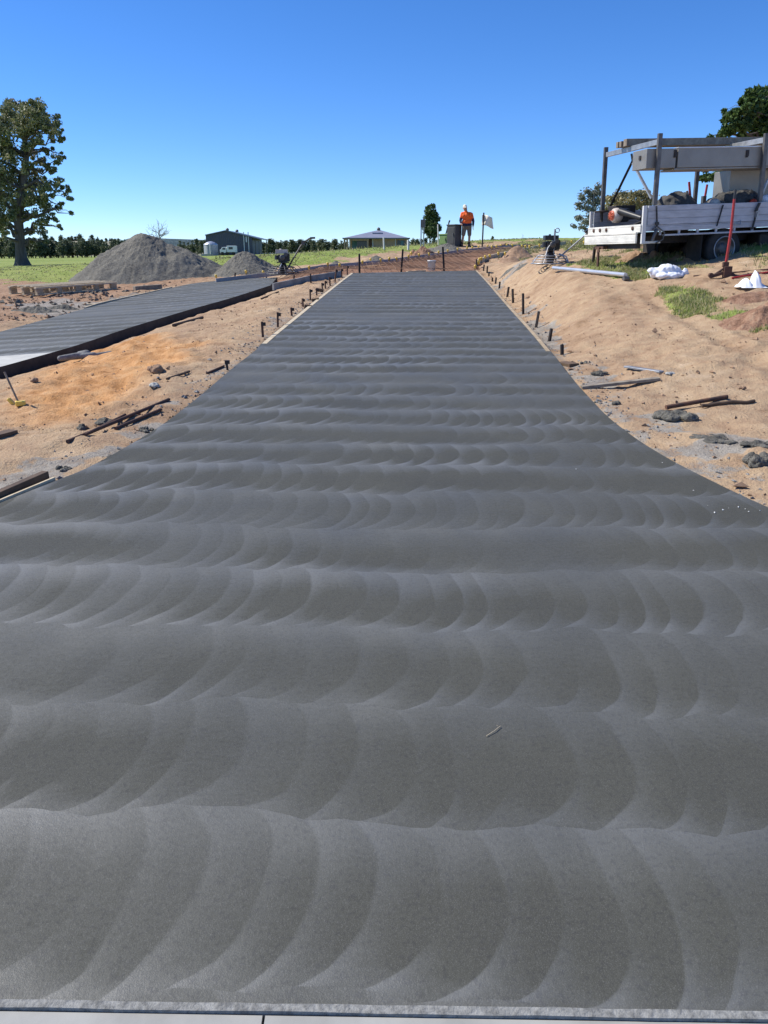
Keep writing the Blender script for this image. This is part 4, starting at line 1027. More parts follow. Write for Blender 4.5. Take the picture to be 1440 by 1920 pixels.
cap(b,J['neck'],(-.07,-.02,1.56),.058,.055)
b.ell(J['head'],(.076,.098,.11),16,12,Matrix.Rotation(R(25),3,'X')); b.ell((-.105,-.09,1.575),(.052,.055,.06)); cap(b,(-.11,-.145,1.62),(-.115,-.165,1.595),.012,.016,2)
for sx in (-1,1): b.ell((-.09+sx*.078,-.03,1.61),(.012,.022,.033))
for s_,e_,w_ in (('sl','el','wl'),('sr','er','wr')):
    cap(b,J[s_],J[e_],.055,.042); cap(b,J[e_],J[w_],.041,.028)
for h_,k_,a_ in (('hl','kl','al'),('hr','kr','ar')):
    cap(b,J[h_],J[k_],.092,.058); cap(b,J[k_],(Vector(J[k_])*.45+Vector(J[a_])*.55)+Vector((0,.02,0)),.056,.05); cap(b,J[k_],J[a_],.05,.036); cap(b,J[a_],Vector(J[a_])+Vector((0,-.15,-.045)),.04,.034)
def hand(wr,d,side,curl):
    wr=Vector(wr); d=Vector(d).normalized(); pl=Vector(side).normalized(); nrm=d.cross(pl)
    c=wr+d*.05; 
    for t in (-.028,-.010,.010,.028): cap(b,wr+pl*t*.6,wr+d*.085+pl*t,.015,.013,3)
    for t,l in ((-.030,.062),(-.010,.078),(.010,.073),(.030,.056)):
        p0=wr+d*.085+pl*t; p1=p0+d*l*.5+nrm*curl*.3; p2=p1+d*l*.35+nrm*curl; cap(b,p0,p1,.0095,.009,2); cap(b,p1,p2,.009,.008,2)
    t0=wr+d*.03-pl*.03; cap(b,t0,t0+d*.035-pl*.03,.012,.011,2); cap(b,t0+d*.035-pl*.03,t0+d*.07-pl*.034+nrm*curl*.4,.010,.009,2)
hand(J['wr'],(-.02,-.10,-1),(0,1,0),.02); hand(J['wl'],(.30,-.8,-.35),(.8,.3,0),-.012)
body=b.build('body','skin',root,remesh=.008)
c_=MB()
cap(c_,(-.11,0,1.29),(.13,0,1.28),.135,.135); cap(c_,(-.13,0,1.38),(.15,0,1.37),.088,.088); cap(c_,J['chest'],(.02,.02,1.10),.15,.15); cap(c_,(-.04,.02,1.04),(.08,.02,1.04),.165,.165); cap(c_,J['neck'],(-.02,0,1.42),.07,.09)
for s_,e_ in (('sl','el'),('sr','er')): cap(c_,J[s_],Vector(J[s_]).lerp(Vector(J[e_]),.75),.078,.064)
c_.build('shirt','hivis',root,remesh=.012)
c_=MB(); cap(c_,(-.05,.02,.93),(.10,.02,.93),.158,.158); c_.build('shirt_hem','navy',root,remesh=.012)
for s_,e_,w_ in (('sl','el','wl'),('sr','er','wr')):
    c_=MB(); cap(c_,Vector(J[s_]).lerp(Vector(J[e_]),.62),J[e_],.068,.058); cap(c_,J[e_],Vector(J[e_]).lerp(Vector(J[w_]),.72),.057,.046); c_.build('sleeve','navy',root,remesh=.01)
c_=MB(); cap(c_,(-.05,.02,.86),(.11,.02,.86),.145,.145)
for h_,k_ in (('hl','kl'),('hr','kr')): cap(c_,Vector(J[h_])+Vector((0,0,.0)),Vector(J[h_]).lerp(Vector(J[k_]),.95),.118,.088)
c_.build('shorts','khaki',root,remesh=.012)
for a_ in ('al','ar'):
    c_=MB(); v=Vector(J[a_]); cap(c_,v+Vector((0,.0,.09)),v+Vector((0,0,-.03)),.058,.055); cap(c_,v+Vector((0,.02,-.045)),v+Vector((0,-.17,-.05)),.052,.045); c_.build('boot','boot',root,remesh=.01)
c_=MB(); rt=Matrix.Rotation(R(28),3,'X'); c_.ell((-.088,-.035,1.675),(.092,.11,.088),18,10,rt); c_.box((-.115,-.165,1.655),(.13,.14,.014),Matrix.Rotation(R(30),3,'X')); c_.build('cap','cream_sheet',root,remesh=.008)
c_=MB(); c_.ell((-.062,.045,1.60),(.082,.065,.105),16,10); c_.ell((-.04,.045,1.52),(.07,.05,.07)); c_.build('hair','box_dark',root,remesh=.01)
for sx in (-1,1):
    c_=MB(); c_.ell((-.105+sx*.032,-.135,1.628),(.014,.01,.009)); c_.build('eye','black_plastic',root)
root.scale=(SC,SC,SC)
# ---------------------------------------------------------------- power trowels
def trowel_machine(p,rot,label,up,scale=1.0):
    root=empty('power_trowel',p,(0,0,rot),label,'power trowel'); r=.47
    m=MB()
    for z,q in ((.05,r),(.11,r*.93),(.17,r*.83),(.23,r*.70)): m.torus((0,0,z),q,.011 if z>.06 else .016,36,6)
    for k in range(8):
        a=2*pi*k/8+.2; c,s=math.cos(a),math.sin(a); m.tube([(r*c,r*s,.05),(r*.9*c,r*.9*s,.13),(r*.68*c,r*.68*s,.24),(.16*c,.16*s,.28)],.010,6)
    m.build('guard_ring','dull_steel' if up else 'galv',root)
    m=MB()
    for k in range(4):
        a=2*pi*k/4+.5; q=Matrix.Rotation(a,3,'Z'); m.box(q@Vector((.27,0,.028)),(.30,.15,.006),q@Matrix.Rotation(R(6),3,'X')); m.tube([(0,0,.08),tuple(q@Vector((.36,0,.05)))],.014,6)
    m.build('blades','dull_steel',root)
    m=MB(); m.lathe([(.001,.05),(.07,.05),(.10,.14),(.12,.24),(.09,.33),(.05,.36),(.001,.36)],n=18); m.build('gearbox','black_steel',root)
    m=MB(); m.box((0,0,.37),(.34,.30,.03)); m.box((0,0,.48),(.24,.22,.20)); m.box((.14,.0,.50),(.12,.18,.22)); m.tube([(-.16,0,.44),(-.16,0,.56)],.07,12); m.box((-.02,-.13,.46),(.13,.06,.13))
    for k in range(5): m.box((.145,0,.42+k*.035),(.15,.2,.010))
    m.build('engine','black_plastic' ,root,bevel=.008)
    m=MB(); m.lathe([(.001,-.03),(.06,-.03),(.075,-.02),(.075,.02),(.06,.03),(.001,.03)],(0,-.165,.50),20,'Y'); m.build('starter_cover','dull_steel',root)
    m=MB(); m.tube([(.10,-.18,.58),(.10,.16,.58)],.055,12); m.build('air_filter','dull_steel',root)
    m=MB(); m.box((-.02,0,.66),(.34,.24,.11)); m.tube([(-.05,0,.71),(-.05,0,.745)],.03,10); m.build('fuel_tank','cream_plastic' if up else 'black_plastic',root,bevel=.03)
    if up:
        m=MB(); m.tube([(.12,0,.18),(.30,.0,.46),(.52,0,.80),(.62,0,.92)],.022,8); m.tube([(.62,0,.92),(.78,0,1.02),(.93,.0,1.03)],.017,8); m.box((.60,0,.90),(.10,.09,.10)); m.tube([(.62,-.2,.93),(.62,.2,.93)],.015,8)
        h=m.build('handle','dull_steel',root)
        m=MB(); m.tube([(.80,0,1.03),(.95,0,1.035)],.026,8); m.build('grip','black_plastic',h)
        m=MB(); m.tube([(-.17,-.28,.03),(-.02,-.24,.34)],.016,6); m.build('brace','galv',root)
        m=MB(); m.tube([(.60,0,.86),(.50,.05,.55),(.35,-.1,.35),(.2,-.1,.4)],.006,5); m.tube([(.14,-.1,.36),(.4,-.2,.3),(.62,-.1,.12),(.45,-.2,.05)],.008,5); m.build('cable','black_plastic',root)
    else:
        m=MB(); m.tube([(.12,0,.14),(.30,0,.26),(.56,0,.48),(.90,0,.78)],.020,8); h=m.build('handle','galv',root)
        m=MB(); m.box((.95,0,.83),(.22,.13,.13),Matrix.Rotation(R(-40),3,'Y')); m.build('control_box','black_plastic',h)
        m=MB(); m.tube([(.88,-.08,.86),(1.06,-.08,1.0)],.016,6); m.tube([(.88,-.08,.86),(1.0,.12,.94)],.016,6); m.build('grip','galv',h)
        m=MB(); m.bar((.04,-.12,.30),(.04,-.12,.86),.06,.03); m.torus((.10,-.12,.83),.05,.011,16,6,'Y'); m.build('lifting_bracket','galv',root)
        m=MB(); m.tube([(-.17,-.2,.25),(-.12,-.16,.42),(-.06,-.15,.5)],.014,6); m.tube([(.18,-.1,.28),(.36,-.15,.22),(.44,-.16,.05)],.018,6); m.build('brace','trim_white',root)
    root.scale=(scale,)*3; return root
p=hit(528,521,G)+Vector((0,.42,.05)); trowel_machine(p,R(4),'upright power trowel with a pale fuel tank on the steel mesh beside the side path',True,.98*62/ppm(p)/.94)
p=P(1031,498); trowel_machine(p,R(3),'power trowel with a tall lifting bracket parked in the grass by the truck',False,70/ppm(p)/.94)
# ---------------------------------------------------------------- flat tray truck
YO=14.35; corner=at(1209,430,YO); wheel_pt=at(1354,500,15.2); TZ=wheel_pt.z-.02
TROT=Matrix.Rotation(R(13),4,'Z')@Matrix.Rotation(R(-2.3),4,'Y')
TO=Vector((corner.x,YO,TZ-.05)); TM=Matrix.Translation(TO)@TROT; TI=TM.inverted(); CI=TI@Vector((0,0,CAMZ))
def T(px,py,v):
    d=TI.to_3x3()@ray(px,py); t=(v-CI.y)/d.y; q=CI+d*t; return q.x,q.z
truck=empty('flatbed_truck',(0,0,0),None,'white dropside tray truck with a steel ladder rack, seen from its rear corner','truck'); truck.matrix_world=TM
W=1.95
dz=T(1209,422,0)[1]; tz=T(1209,386,0)[1]; LT=4.1; zr=T(1209,432,0)[1]
m=MB(); m.box((LT/2,W/2,dz-.05),(LT,W,.09)); m.build('deck','dull_steel',truck,bevel=.004)
m=MB(); m.box((LT/2+.03,-.012,(dz+tz)/2),(LT-.06,.035,tz-dz)); ds=m.build('dropside','dropside',truck,bevel=.004)
m=MB(); 
for px in (1382,):
    a_=T(px,410,-.04); m.tube([(a_[0]-.06,-.05,dz-.0),(a_[0]-.05,-.07,dz-.05),(a_[0]+.05,-.07,dz-.05),(a_[0]+.07,-.05,dz+.02)],.008,6)
m.build('latch','galv',ds)
m=MB(); m.box((LT/2+.03,W+.012,(dz+tz)/2),(LT-.06,.035,tz-dz)); m.build('dropside','dropside',truck,bevel=.004)
m=MB(); m.box((LT/2,.0,dz-.055),(LT,.05,.10)); m.bar((T(1242,435,0)[0],-.01,zr-.09),(LT,-.01,zr-.09),.035,.03)
for k in range(12):
    x=.33+k*.37
    m.box((x,.0,zr-.045),(.04,.03,.09))
m.build('side_rail','dropside',truck,bevel=.003)
zt=T(1209,457,0)[1]
m=MB(); m.box((.0,-.005,(tz+zt)/2),(.07,.045,tz-zt)); m.box((.18,0,zt+.02),(.32,.03,.04)); m.build('corner_post','trim_white',truck,bevel=.004)
m=MB(); m.box((.0,W+.005,(tz+dz)/2),(.06,.04,tz-dz)); m.build('corner_post','trim_white',truck,bevel=.004)
m=MB(); m.box((-.03,W/2,dz-.05),(.06,W,.13)); rr_=m.build('rear_rail','tailgate_paint',truck,bevel=.004)
for v in (.25,1.2,1.45,1.7): m=MB(); m.lathe([(.001,-.01),(.035,-.01),(.035,.008),(.001,.01)],(-.065,v,dz-.045),14,'X'); m.build('reflector','rust',rr_)
m=MB(); zb=zt+.01; m.box((-.085,W/2+.06,(dz-.12+zb)/2),(.035,W-.02,dz-.12-zb)); m.box((-.085,W/2+.06,dz-.125),(.05,W,.03)); tg=m.build('tailgate','tailgate_paint',truck,bevel=.004)
# chassis
m=MB()
for v in (.55,1.4): m.box((LT/2+.55,v,dz-.22),(LT+1.0,.09,.2))
for x in (.3,1.0,1.8,2.6,3.4): m.box((x,W/2,dz-.15),(.07,W-.15,.07))
m.box((.06,W/2,zt-.03),(.08,1.5,.10)); m.build('chassis','black_steel',truck)
wx,wz=T(1354,466,.06)
def wheel(x,v,r,w,out,name='wheel',rim=True):
    e=MB(); e.lathe([(r*.60,-w/2),(r*.80,-w/2),(r*.96,-w*.42),(r,-w*.30),(r,w*.30),(r*.96,w*.42),(r*.80,w/2),(r*.60,w/2)],(x,v,wz),36,'Y'); o=e.build(name,'rubber',truck)
    e=MB(); s=out; e.lathe([(r*.60,s*w*.5),(r*.625,s*w*.52),(r*.60,s*w*.53),(r*.57,s*w*.50),(r*.53,s*w*.30),(r*.36,s*w*.10),(r*.30,s*w*.12),(r*.28,s*w*.34),(r*.14,s*w*.36),(.001,s*w*.37)],(x,v,wz),30,'Y'); e.build('rim','dull_steel',o)
    e=MB(); e.torus((x,v+s*w*.52,wz),r*.60,.011,30,6,'Y'); e.build('rim_ring','galv',o)
    e=MB()
    for k in range(5): a=2*pi*k/5; e.tube([(x+r*.22*math.cos(a),v+s*w*.33,wz+r*.22*math.sin(a)),(x+r*.22*math.cos(a),v+s*w*.40,wz+r*.22*math.sin(a))],.016,6)
    e.build('wheel_nuts','dull_steel',o); return o
rw=.345
wheel(wx,.10,rw,.20,-1); wheel(wx,.33,rw,.20,-1,rim=False); wheel(wx,W-.10,rw,.20,1); wheel(wx,W-.33,rw,.20,1)
fx=wx+2.75; wheel(fx,.14,rw,.20,-1); wheel(fx,W-.14,rw,.20,1)
m=MB(); m.tube([(wx,.2,wz),(wx,W-.2,wz)],.06,10); m.ell((wx,W/2,wz),(.17,.17,.17)); m.tube([(fx,.2,wz-.02),(fx,W-.2,wz-.02)],.05,10); m.tube([(wx,W/2,wz),(fx,W/2,dz-.25)],.045,10); m.build('axle','black_steel',truck)
for v in (.22,W-.22): 
    m=MB(); m.box((wx-.47,v,(dz-.2+wz-.2)/2),(.012,.44,dz-.0-wz)); m.build('mudflap','rubber',truck)
m=MB(); m.box((wx+1.1,.28,dz-.36),(.62,.36,.30)); m.build('fuel_tank','black_steel',truck,bevel=.04)
m=MB(); m.tube([(wx+.75,.12,dz-.50),(wx+.9,.1,dz-.62),(wx+1.15,.1,dz-.60)],.05,10); m.build('exhaust','rust',truck)
hx,hz_=T(1140,468,1.5); m=MB(); m.box((-.02,1.45,zt-.05),(.1,.34,.06)); m.box((-.05,1.5,zt-.22),(.03,.05,.36)); m.tube([(-.05,1.45,zt-.05),(-.16,1.30,zt-.07),(-.15,1.28,zt-.13)],.02,8); m.build('tow_hitch','rust',truck)
m=MB(); a_=[T(1222,431,-.03),T(1230,424,-.03),T(1244,436,-.03),T(1241,449,-.03),T(1228,456,-.03)]
m.tube([(a_[0][0],-.05,a_[0][1]),(a_[1][0],-.06,a_[1][1]),(a_[2][0],-.06,a_[2][1]),(a_[3][0],-.06,a_[3][1]),(a_[4][0],-.05,a_[4][1])],.012,8)
b_=[T(1230,430,-.03),T(1224,440,-.03),T(1221,452,-.03)]; m.tube([(b_[0][0],-.06,b_[0][1]),(b_[1][0],-.08,b_[1][1]),(b_[2][0],-.06,b_[2][1])],.030,8); m.build('hose_hook','dull_steel',truck)
# rack
def pv(px,py,v): q=T(px,py,v); return Vector((q[0],v,q[1]))
m=MB(); m.bar(pv(1227.5,384,.04),pv(1238,250,.04),.055,.075); m.build('rack_post','dull_steel',truck,bevel=.004)
m=MB(); m.bar(pv(1424,384,.04),pv(1437,250,.04),.055,.075); m.build('rack_post','dull_steel',truck,bevel=.004)
m=MB(); m.bar(pv(1129,400,W-.04),pv(1136.5,276,W-.04),.055,.075); m.build('rack_post','dull_steel',truck,bevel=.004)
m=MB(); m.bar(pv(1302,384,W-.04),pv(1313,262,W-.04),.055,.075); m.build('rack_post','dull_steel',truck,bevel=.004)
n0=pv(1236,266,.04); f0=pv(1136.5,288,W-.04); n1=pv(1436,262,.04); f1=pv(1313,275,W-.04); f1.z=n1.z-.04+ (f0.z-n0.z)*1
f0.z=n0.z; f1.z=n1.z
for a_,b_ in ((n0,f0),(n1,f1)):
    m=MB(); m.bar(a_,b_,.05,.085); m.build('crossbar','galv',truck,bevel=.004)
m=MB(); m.bar(pv(1187,306,1.0),pv(1222,372,.3),.045,.03); m.build('rack_brace','galv',truck)
m=MB(); m.bar(pv(1440,336,.1),pv(1428,366,.1),.04,.03); m.build('rack_brace','galv',truck)
# headboard and cab beyond the picture edge
m=MB(); m.box((LT-.02,W/2,dz+.55),(.05,W,1.1)); m.build('headboard','dropside',truck)
m=MB(); cb=[(LT+.08,dz-.35),(LT+.08,dz+1.15),(LT+.35,dz+1.25),(LT+1.15,dz+1.2),(LT+1.62,dz+.55),(LT+1.75,dz+.3),(LT+1.75,dz-.42),(LT+1.4,dz-.45)]
m.prism(cb,.10,W-.10,lambda x,y,z:(x,z,y)); cab=m.build('cab','white_plastic',truck,bevel=.03)
m=MB(); m.prism([(LT+.3,dz+.5),(LT+.3,dz+1.05),(LT+1.0,dz+1.05),(LT+1.4,dz+.5)],.085,.095,lambda x,y,z:(x,z,y)); m.prism([(LT+.3,dz+.5),(LT+.3,dz+1.05),(LT+1.0,dz+1.05),(LT+1.4,dz+.5)],W-.095,W-.085,lambda x,y,z:(x,z,y)); m.build('window','window_dark',cab)
# things on the truck: own top level objects in the truck's pose
def onT(o): o.matrix_world=TM@o.matrix_world if o.matrix_world!=Matrix.Identity(4) else TM.copy(); return o
def tB(name,m,mat,label,cat,group=None,**k):
    o=m.build(name,mat,**k); o.matrix_world=TM; return tag(o,label,cat,group)
zt0=n0.z+.045
for i,(px,v,hh) in enumerate([(1157,1.25,.10),(1163,1.16,.10),(1172,1.02,.12)]):
    x0=T(px,268,v)[0]; m=MB(); m.box(((x0+4.6)/2,v,zt0+hh/2+.003),(4.6-x0,.075 if i<2 else .12,hh)); tB('timber_beam',m,'old_timber','long weathered timber on the truck rack, '+['thin one furthest from view','thin one in the middle','thick one nearest'][i],'timber','timbers on the truck rack',bevel=.004)
bx=T(1212,295,.10); x0=bx[0]; zb_=T(1300,314,.10)[1]; zu=T(1300,277.5,.10)[1]; zm=(zb_+zu)/2
tb=empty('tool_box',(0,0,0),None,'long checkerplate aluminium box slung along the near side of the truck rack','tool box'); tb.matrix_world=TM
m=MB(); m.box((x0+.28,.32,zm),(.56,.46,zu-zb_)); m.build('end_cover','checkerplate',tb,bevel=.006)
m=MB(); m.box((x0+.60+1.65,.32,zm),(3.3,.455,zu-zb_)); m.box((x0+.60+1.65,.32,zb_-.02),(3.4,.44,.03)); bd=m.build('shell','checkerplate',tb,bevel=.006)
m=MB(); m.box((x0+.60+1.65,.32,zu+.008),(3.32,.475,.02)); m.build('lid','alu',tb,bevel=.004)
for px in (1267,1402):
    a_=T(px,287,.08); m=MB(); m.box((a_[0],.085,a_[1]),(.055,.02,.10)); m.box((a_[0]-.01,.078,a_[1]-.055),(.04,.02,.03)); m.build('latch','black_steel',bd,bevel=.003)
a_=T(1199,290,.1)
m=MB(); m.box((x0-.008,.30,zm+.03),(.012,.06,.07)); m.build('latch','black_steel',tb)
# box standing in the tray ahead
a_=T(1371,318,.75); b_=T(1371,384,.75); m=MB(); m.box((a_[0]+.9,1.0,(a_[1]+dz+.0)/2),(1.8,.5,a_[1]-dz-.01)); tB('tool_chest',m,'checkerplate','tall checkerplate chest standing in the tray behind the near front rack post','tool chest',bevel=.01)
# straps
m=MB(); a_=pv(1187,300,1.0);b_=pv(1142,392,W-.08); m.bar(a_,b_,.05,.006); m.bar(pv(1184,288,1.0),pv(1187,308,1.0),.06,.01); tB('strap',m,'black_plastic','black tie down strap running from the rack to the far rear post','strap')
m=MB(); m.bar(pv(1231,386,-.045),pv(1232,424,-.045),.045,.006); m.box(pv(1232,419,-.055),(.07,.02,.05)); tB('strap',m,'black_plastic','black strap hanging down the dropside near the rear corner','strap')
m=MB(); m.bar(pv(1356,384,-.05),pv(1344,424,-.05),.035,.006); tB('strap',m,'black_plastic','slanting black strap on the dropside behind the red jack pole','strap')
m=MB(); m.bar(pv(1422,384,-.05),pv(1410,430,-.05),.055,.006); m.bar(pv(1424,380,-.06),pv(1416,396,-.06),.09,.01); tB('strap',m,'cloth_dark','wide dark strap over the dropside below the front rack post','strap')
m=MB(); q_=pv(1419,403,-.06); m.box(q_,(.05,.02,.14)); m.box(q_+Vector((0,-.01,.06)),(.07,.03,.02)); tB('ratchet',m,'galv','steel ratchet buckle clipped to the dropside','ratchet')
# cargo
def lump(name,items,mat,label,cat,vox=.02):
    m=MB()
    for c,r,s in items: m.ell(c,r,22,16,jit=.07,seed=s)
    o=m.build(name,mat,remesh=vox); o.matrix_world=TM
    tx=bpy.data.textures.new(name,'CLOUDS'); tx.noise_scale=.09; tx.noise_depth=2; dm=o.modifiers.new('d','DISPLACE'); dm.texture=tx; dm.strength=.07; dm.mid_level=.5
    return tag(o,label,cat)
A1=pv(1262,384,.6);B1=pv(1280,384,.7)
lump('tarpaulin',[(A1+Vector((-.10,0,-.05)),(.22,.26,.22),1),(A1+Vector((.1,0,-.02)),(.24,.3,.24),2),(B1+Vector((.05,0,-.04)),(.20,.28,.18),3),(A1+Vector((.1,.0,-.3)),(.3,.35,.2),4)],'cloth_dark','dark crumpled tarpaulin heaped in the rear half of the tray','tarpaulin')
A1=pv(1345,382,.5)
lump('tarpaulin',[(A1+Vector((-.05,0,-.02)),(.20,.22,.12),5),(A1+Vector((.18,0,.02)),(.26,.26,.17),6),(A1+Vector((.42,.05,.04)),(.3,.3,.18),7),(A1+Vector((.1,.0,-.2)),(.4,.3,.2),8)],'cloth_dark','dark sheeted load in the middle of the tray','tarpaulin')
A1=pv(1392,384,.6); lump('sack',[(A1,(.34,.3,.26),9),(A1+Vector((.1,0,-.2)),(.4,.3,.25),11)],'black_plastic','black sack in the tray under the checkerplate chest','sack')
A1=pv(1328,384,.25); m=MB(); m.ell(A1+Vector((0,0,-.0)),(.22,.09,.035),14,8,jit=.15,seed=4); m.ell(A1+Vector((.15,.05,.04)),(.10,.09,.06),14,8,jit=.15,seed=5); tB('rag',m,'cream_plastic','pale rag draped along the top of the dropside','rag')
for (px,py,mt,l) in [(1412,379,'red_bright','small red plastic cap on the load near the front post'),(1436,375,'white_bag','white sack at the right edge of the load')]:
    A1=pv(px,py,.2); m=MB(); m.ell(A1,(.07,.06,.055) if mt=='red_bright' else (.12,.1,.09),14,10,jit=.08,seed=2); tB('container',m,mt,l,'container')
for (p0,p1,mt,l) in [((1300,372),(1292,341),'red_paint','thin red pole sticking up beside the middle rack post'),((1318,376),(1326,346),'red_paint','red pole sticking up in the middle of the tray'),((1300,370),(1288,358),'old_timber','short pale timber sticking up by the red pole')]:
    m=MB(); m.tube([pv(*p0,1.2)-Vector((0,0,.3)),pv(*p1,1.2)],.022,8); tB('pole',m,mt,l,'pole')
m=MB(); m.box(pv(1319,378,1.2),(.07,.07,.2)); tB('pole_socket',m,'dull_steel','grey clamp at the foot of the red pole in the tray','clamp')
# blower on the rear of the tray
A1=pv(1156,404,1.15); bl=empty('blower',(0,0,0),None,'orange and cream leaf blower lying at the open rear of the tray','leaf blower'); bl.matrix_world=TM
m=MB(); m.lathe([(.001,-.10),(.09,-.09),(.125,-.06),(.135,0),(.125,.06),(.09,.09),(.001,.10)],(A1.x,A1.y,A1.z),28,'X'); m.build('fan_housing','cream_plastic',bl)
m=MB(); m.lathe([(.001,-.135),(.05,-.13),(.085,-.115),(.095,-.07)],(A1.x,A1.y,A1.z),24,'X')
for k in range(10): a=2*pi*k/10; m.bar((A1.x-.15,A1.y,A1.z),(A1.x-.128,A1.y+.08*math.cos(a),A1.z+.08*math.sin(a)),.008,.01)
m.build('intake_grille','orange_plastic',bl)
e_=pv(1203,409,.55); m=MB(); m.tube([A1+Vector((.0,-.1,.07)),A1.lerp(e_,.5)+Vector((0,0,.045)),e_],[.065,.055,.045],14); m.build('nozzle','black_plastic',bl)
m=MB(); m.box(A1+Vector((.14,.05,.0)),(.18,.26,.24)); m.build('engine','black_plastic',bl,bevel=.03)
m=MB(); m.box(pv(1143,402,1.62)+Vector((.25,0,.02)),(.42,.32,.26)); m.lathe([(.001,0),(.14,0),(.14,.03),(.001,.03)],tuple(pv(1128,398,1.62)),20); m.tube([pv(1128,398,1.62),pv(1128,416,1.62)],.03,8); tB('compactor',m,'black_steel','dark machine with a round plate stowed at the far rear corner','machine',bevel=.01)
m=MB(); a_=pv(1206,398,.3); m.tube([a_+Vector((0,0,.08)),a_,a_+Vector((.02,.05,-.15)),a_+Vector((-.05,.2,-.2))],.02,8); tB('hose',m,'rubber','short black hose hanging behind the near rear corner','hose')
# ---------------------------------------------------------------- red pole, bags, bars on the ground
p=P(1357,521); k=ppm(p); jk=empty('jack',p,(0,0,R(-8)),'tall red jack pole with a rusty clamp base standing before the truck','jack')
m=MB(); m.tube([(0,0,.04),(.015,.0,80/k),(.0,0,139/k)],[.022,.021,.020],10); m.build('pole','red_paint',jk)
m=MB(); m.tube([(.0,0,137/k),(.0,0,153/k)],.021,8); m.build('grip','black_plastic',jk)
m=MB(); m.box((-.10,0,.05),(.24,.07,.05),Matrix.Rotation(R(-18),3,'Y')); m.box((.04,0,.09),(.12,.10,.17)); m.box((.0,0,.2),(.09,.07,.08)); m.tube([(-.2,-.04,.04),(-.2,.04,.04)],.035,10); m.tube([(.10,0,.05),(.17,0,.01)],.04,8); m.bar((-.18,0,.02),(-.02,0,.14),.05,.03); m.build('clamp_base','rust',jk,bevel=.008)
def rod(name,a,b,r,mat,label,cat,n=8,lift=.0,wob=0,ends=None):
    pa=P(*a)+Vector((0,0,r+lift)); pb=P(*b)+Vector((0,0,r+lift)); k_=7; pts=[]
    for i in range(k_+1):
        t=i/k_; q_=pa.lerp(pb,t); q_.z=max(q_.z-.02,min(q_.z+.05,Hs(q_.x,q_.y)+r)) if wob else q_.z
        if wob and 0<i<k_: q_+=Vector((random.uniform(-1,1)*wob,random.uniform(-1,1)*wob,0))
        pts.append(q_)
    zs=[q_.z for q_ in pts]
    m=MB(); m.tube(pts,r,n); return tag(m.build(name,mat),label,cat)
rod('pole',(1300,519),(1445,506),.012,'rust','long rusty red pole lying on the ground behind the white bag','pole')
rod('pole',(1372,523),(1446,511),.014,'red_paint','bright red pole lying behind the peaked white bag','pole')
rod('screed_bar',(1037,511),(1172,526),.038,'alu','long aluminium screed bar lying across the grass','bar',lift=.055)
q_=P(1172,526); m=MB(); m.tube([q_+Vector((-.04,-.02,.03)),q_+Vector((.05,-.01,.03))],.05,8); tag(m.build('end_cap','dull_steel'),'grey metal end fitting beside the aluminium bar','fitting')
def bag(px,py,items,label,seed):
    p=P(px,py); k_=ppm(p); m=MB()
    for i,(dx,dz_,rx,rz_,dy) in enumerate(items): m.ell(((dx)/k_,dy,dz_/k_),(rx/k_,rx/k_*.8,rz_/k_),24,16,jit=.05,seed=seed+i)
    o=m.build('bag','white_bag',remesh=.013); o.location=p
    tx=bpy.data.textures.new('folds','CLOUDS'); tx.noise_scale=.10; tx.noise_depth=1; dm=o.modifiers.new('d','DISPLACE'); dm.texture=tx; dm.strength=.06; dm.mid_level=.55
    return tag(o,label,'bag')
bag(1250,521,[(-18,8,15,10,0),(-4,12,17,13,0),(10,11,14,12,0),(22,6,10,8,0),(33,10,6,10,0),(-29,12,9,6,0),(0,4,28,8,-.02)],'slumped white plastic bag on the grass below the truck',3)
def peakbag(px,py):
    p=P(px,py); k_=ppm(p); n=26; V=[];Fs=[]; X0,X1=-26,26
    prof=lambda x:np.interp(x,[-27,-20,-13,-8,-3,2,6,12,18,27],[0,10,18,15,9,24,31,16,7,0])
    for i in range(n+1):
        x=X0+(X1-X0)*i/n; h=float(prof(x))
        for j in range(13):
            t=j/12; s=math.sin(pi*t)
            V.append(((x+2*math.sin(i*1.7+t*6)*s)/k_,(t-.5)*.34+.02*math.sin(i*1.3)*s,(h*s**(1.3)+.8*math.sin(i*2.1+t*9)*s)/k_))
    for i in range(n):
        for j in range(12): a=i*13+j; Fs.append((a,a+13,a+14,a+1))
    m=MB(); m.add(V,Fs,True); o=m.build('bag','white_bag'); o.location=p+Vector((0,.08,-.01)); return tag(o,'white bag bunched into two peaks on clumpy soil at the right edge','bag')
peakbag(1413,538)
# ---------------------------------------------------------------- odds and ends on the dirt
rod('steel_rod',(127,832),(317,752),.016,'rust','long rusty bar lying beside dark cement lumps on the left dirt','bar')
rod('steel_rod',(160,818),(235,780),.012,'rust','second rusty bar lying tight against the long one','bar')
rod('steel_rod',(217,807),(302,771),.015,'rust','shorter rusty bar just right of the long one','bar')
rod('steel_rod',(313,713),(355,699),.014,'dark_timber','short dark stick midway up the left dirt strip','stick')
rod('steel_rod',(325,613),(380,598),.026,'dark_timber','short dark rail lying near the shadowed side path edge','bar')
rod('steel_rod',(490,562),(522,549),.02,'dark_timber','dark rail in the shadow of the inner form board','bar')
rod('steel_rod',(1248,768),(1363,748),.020,'rust','thick rusty bar lying across a cement lump on the right dirt','bar')
rod('steel_rod',(1315,764),(1414,755),.016,'dark_timber','bent dark stick crossing the rusty bar on the right dirt','stick',wob=.012)
rod('steel_rod',(388,702),(420,688),.012,'rust','slim steel peg lying near the left drive edge','peg')
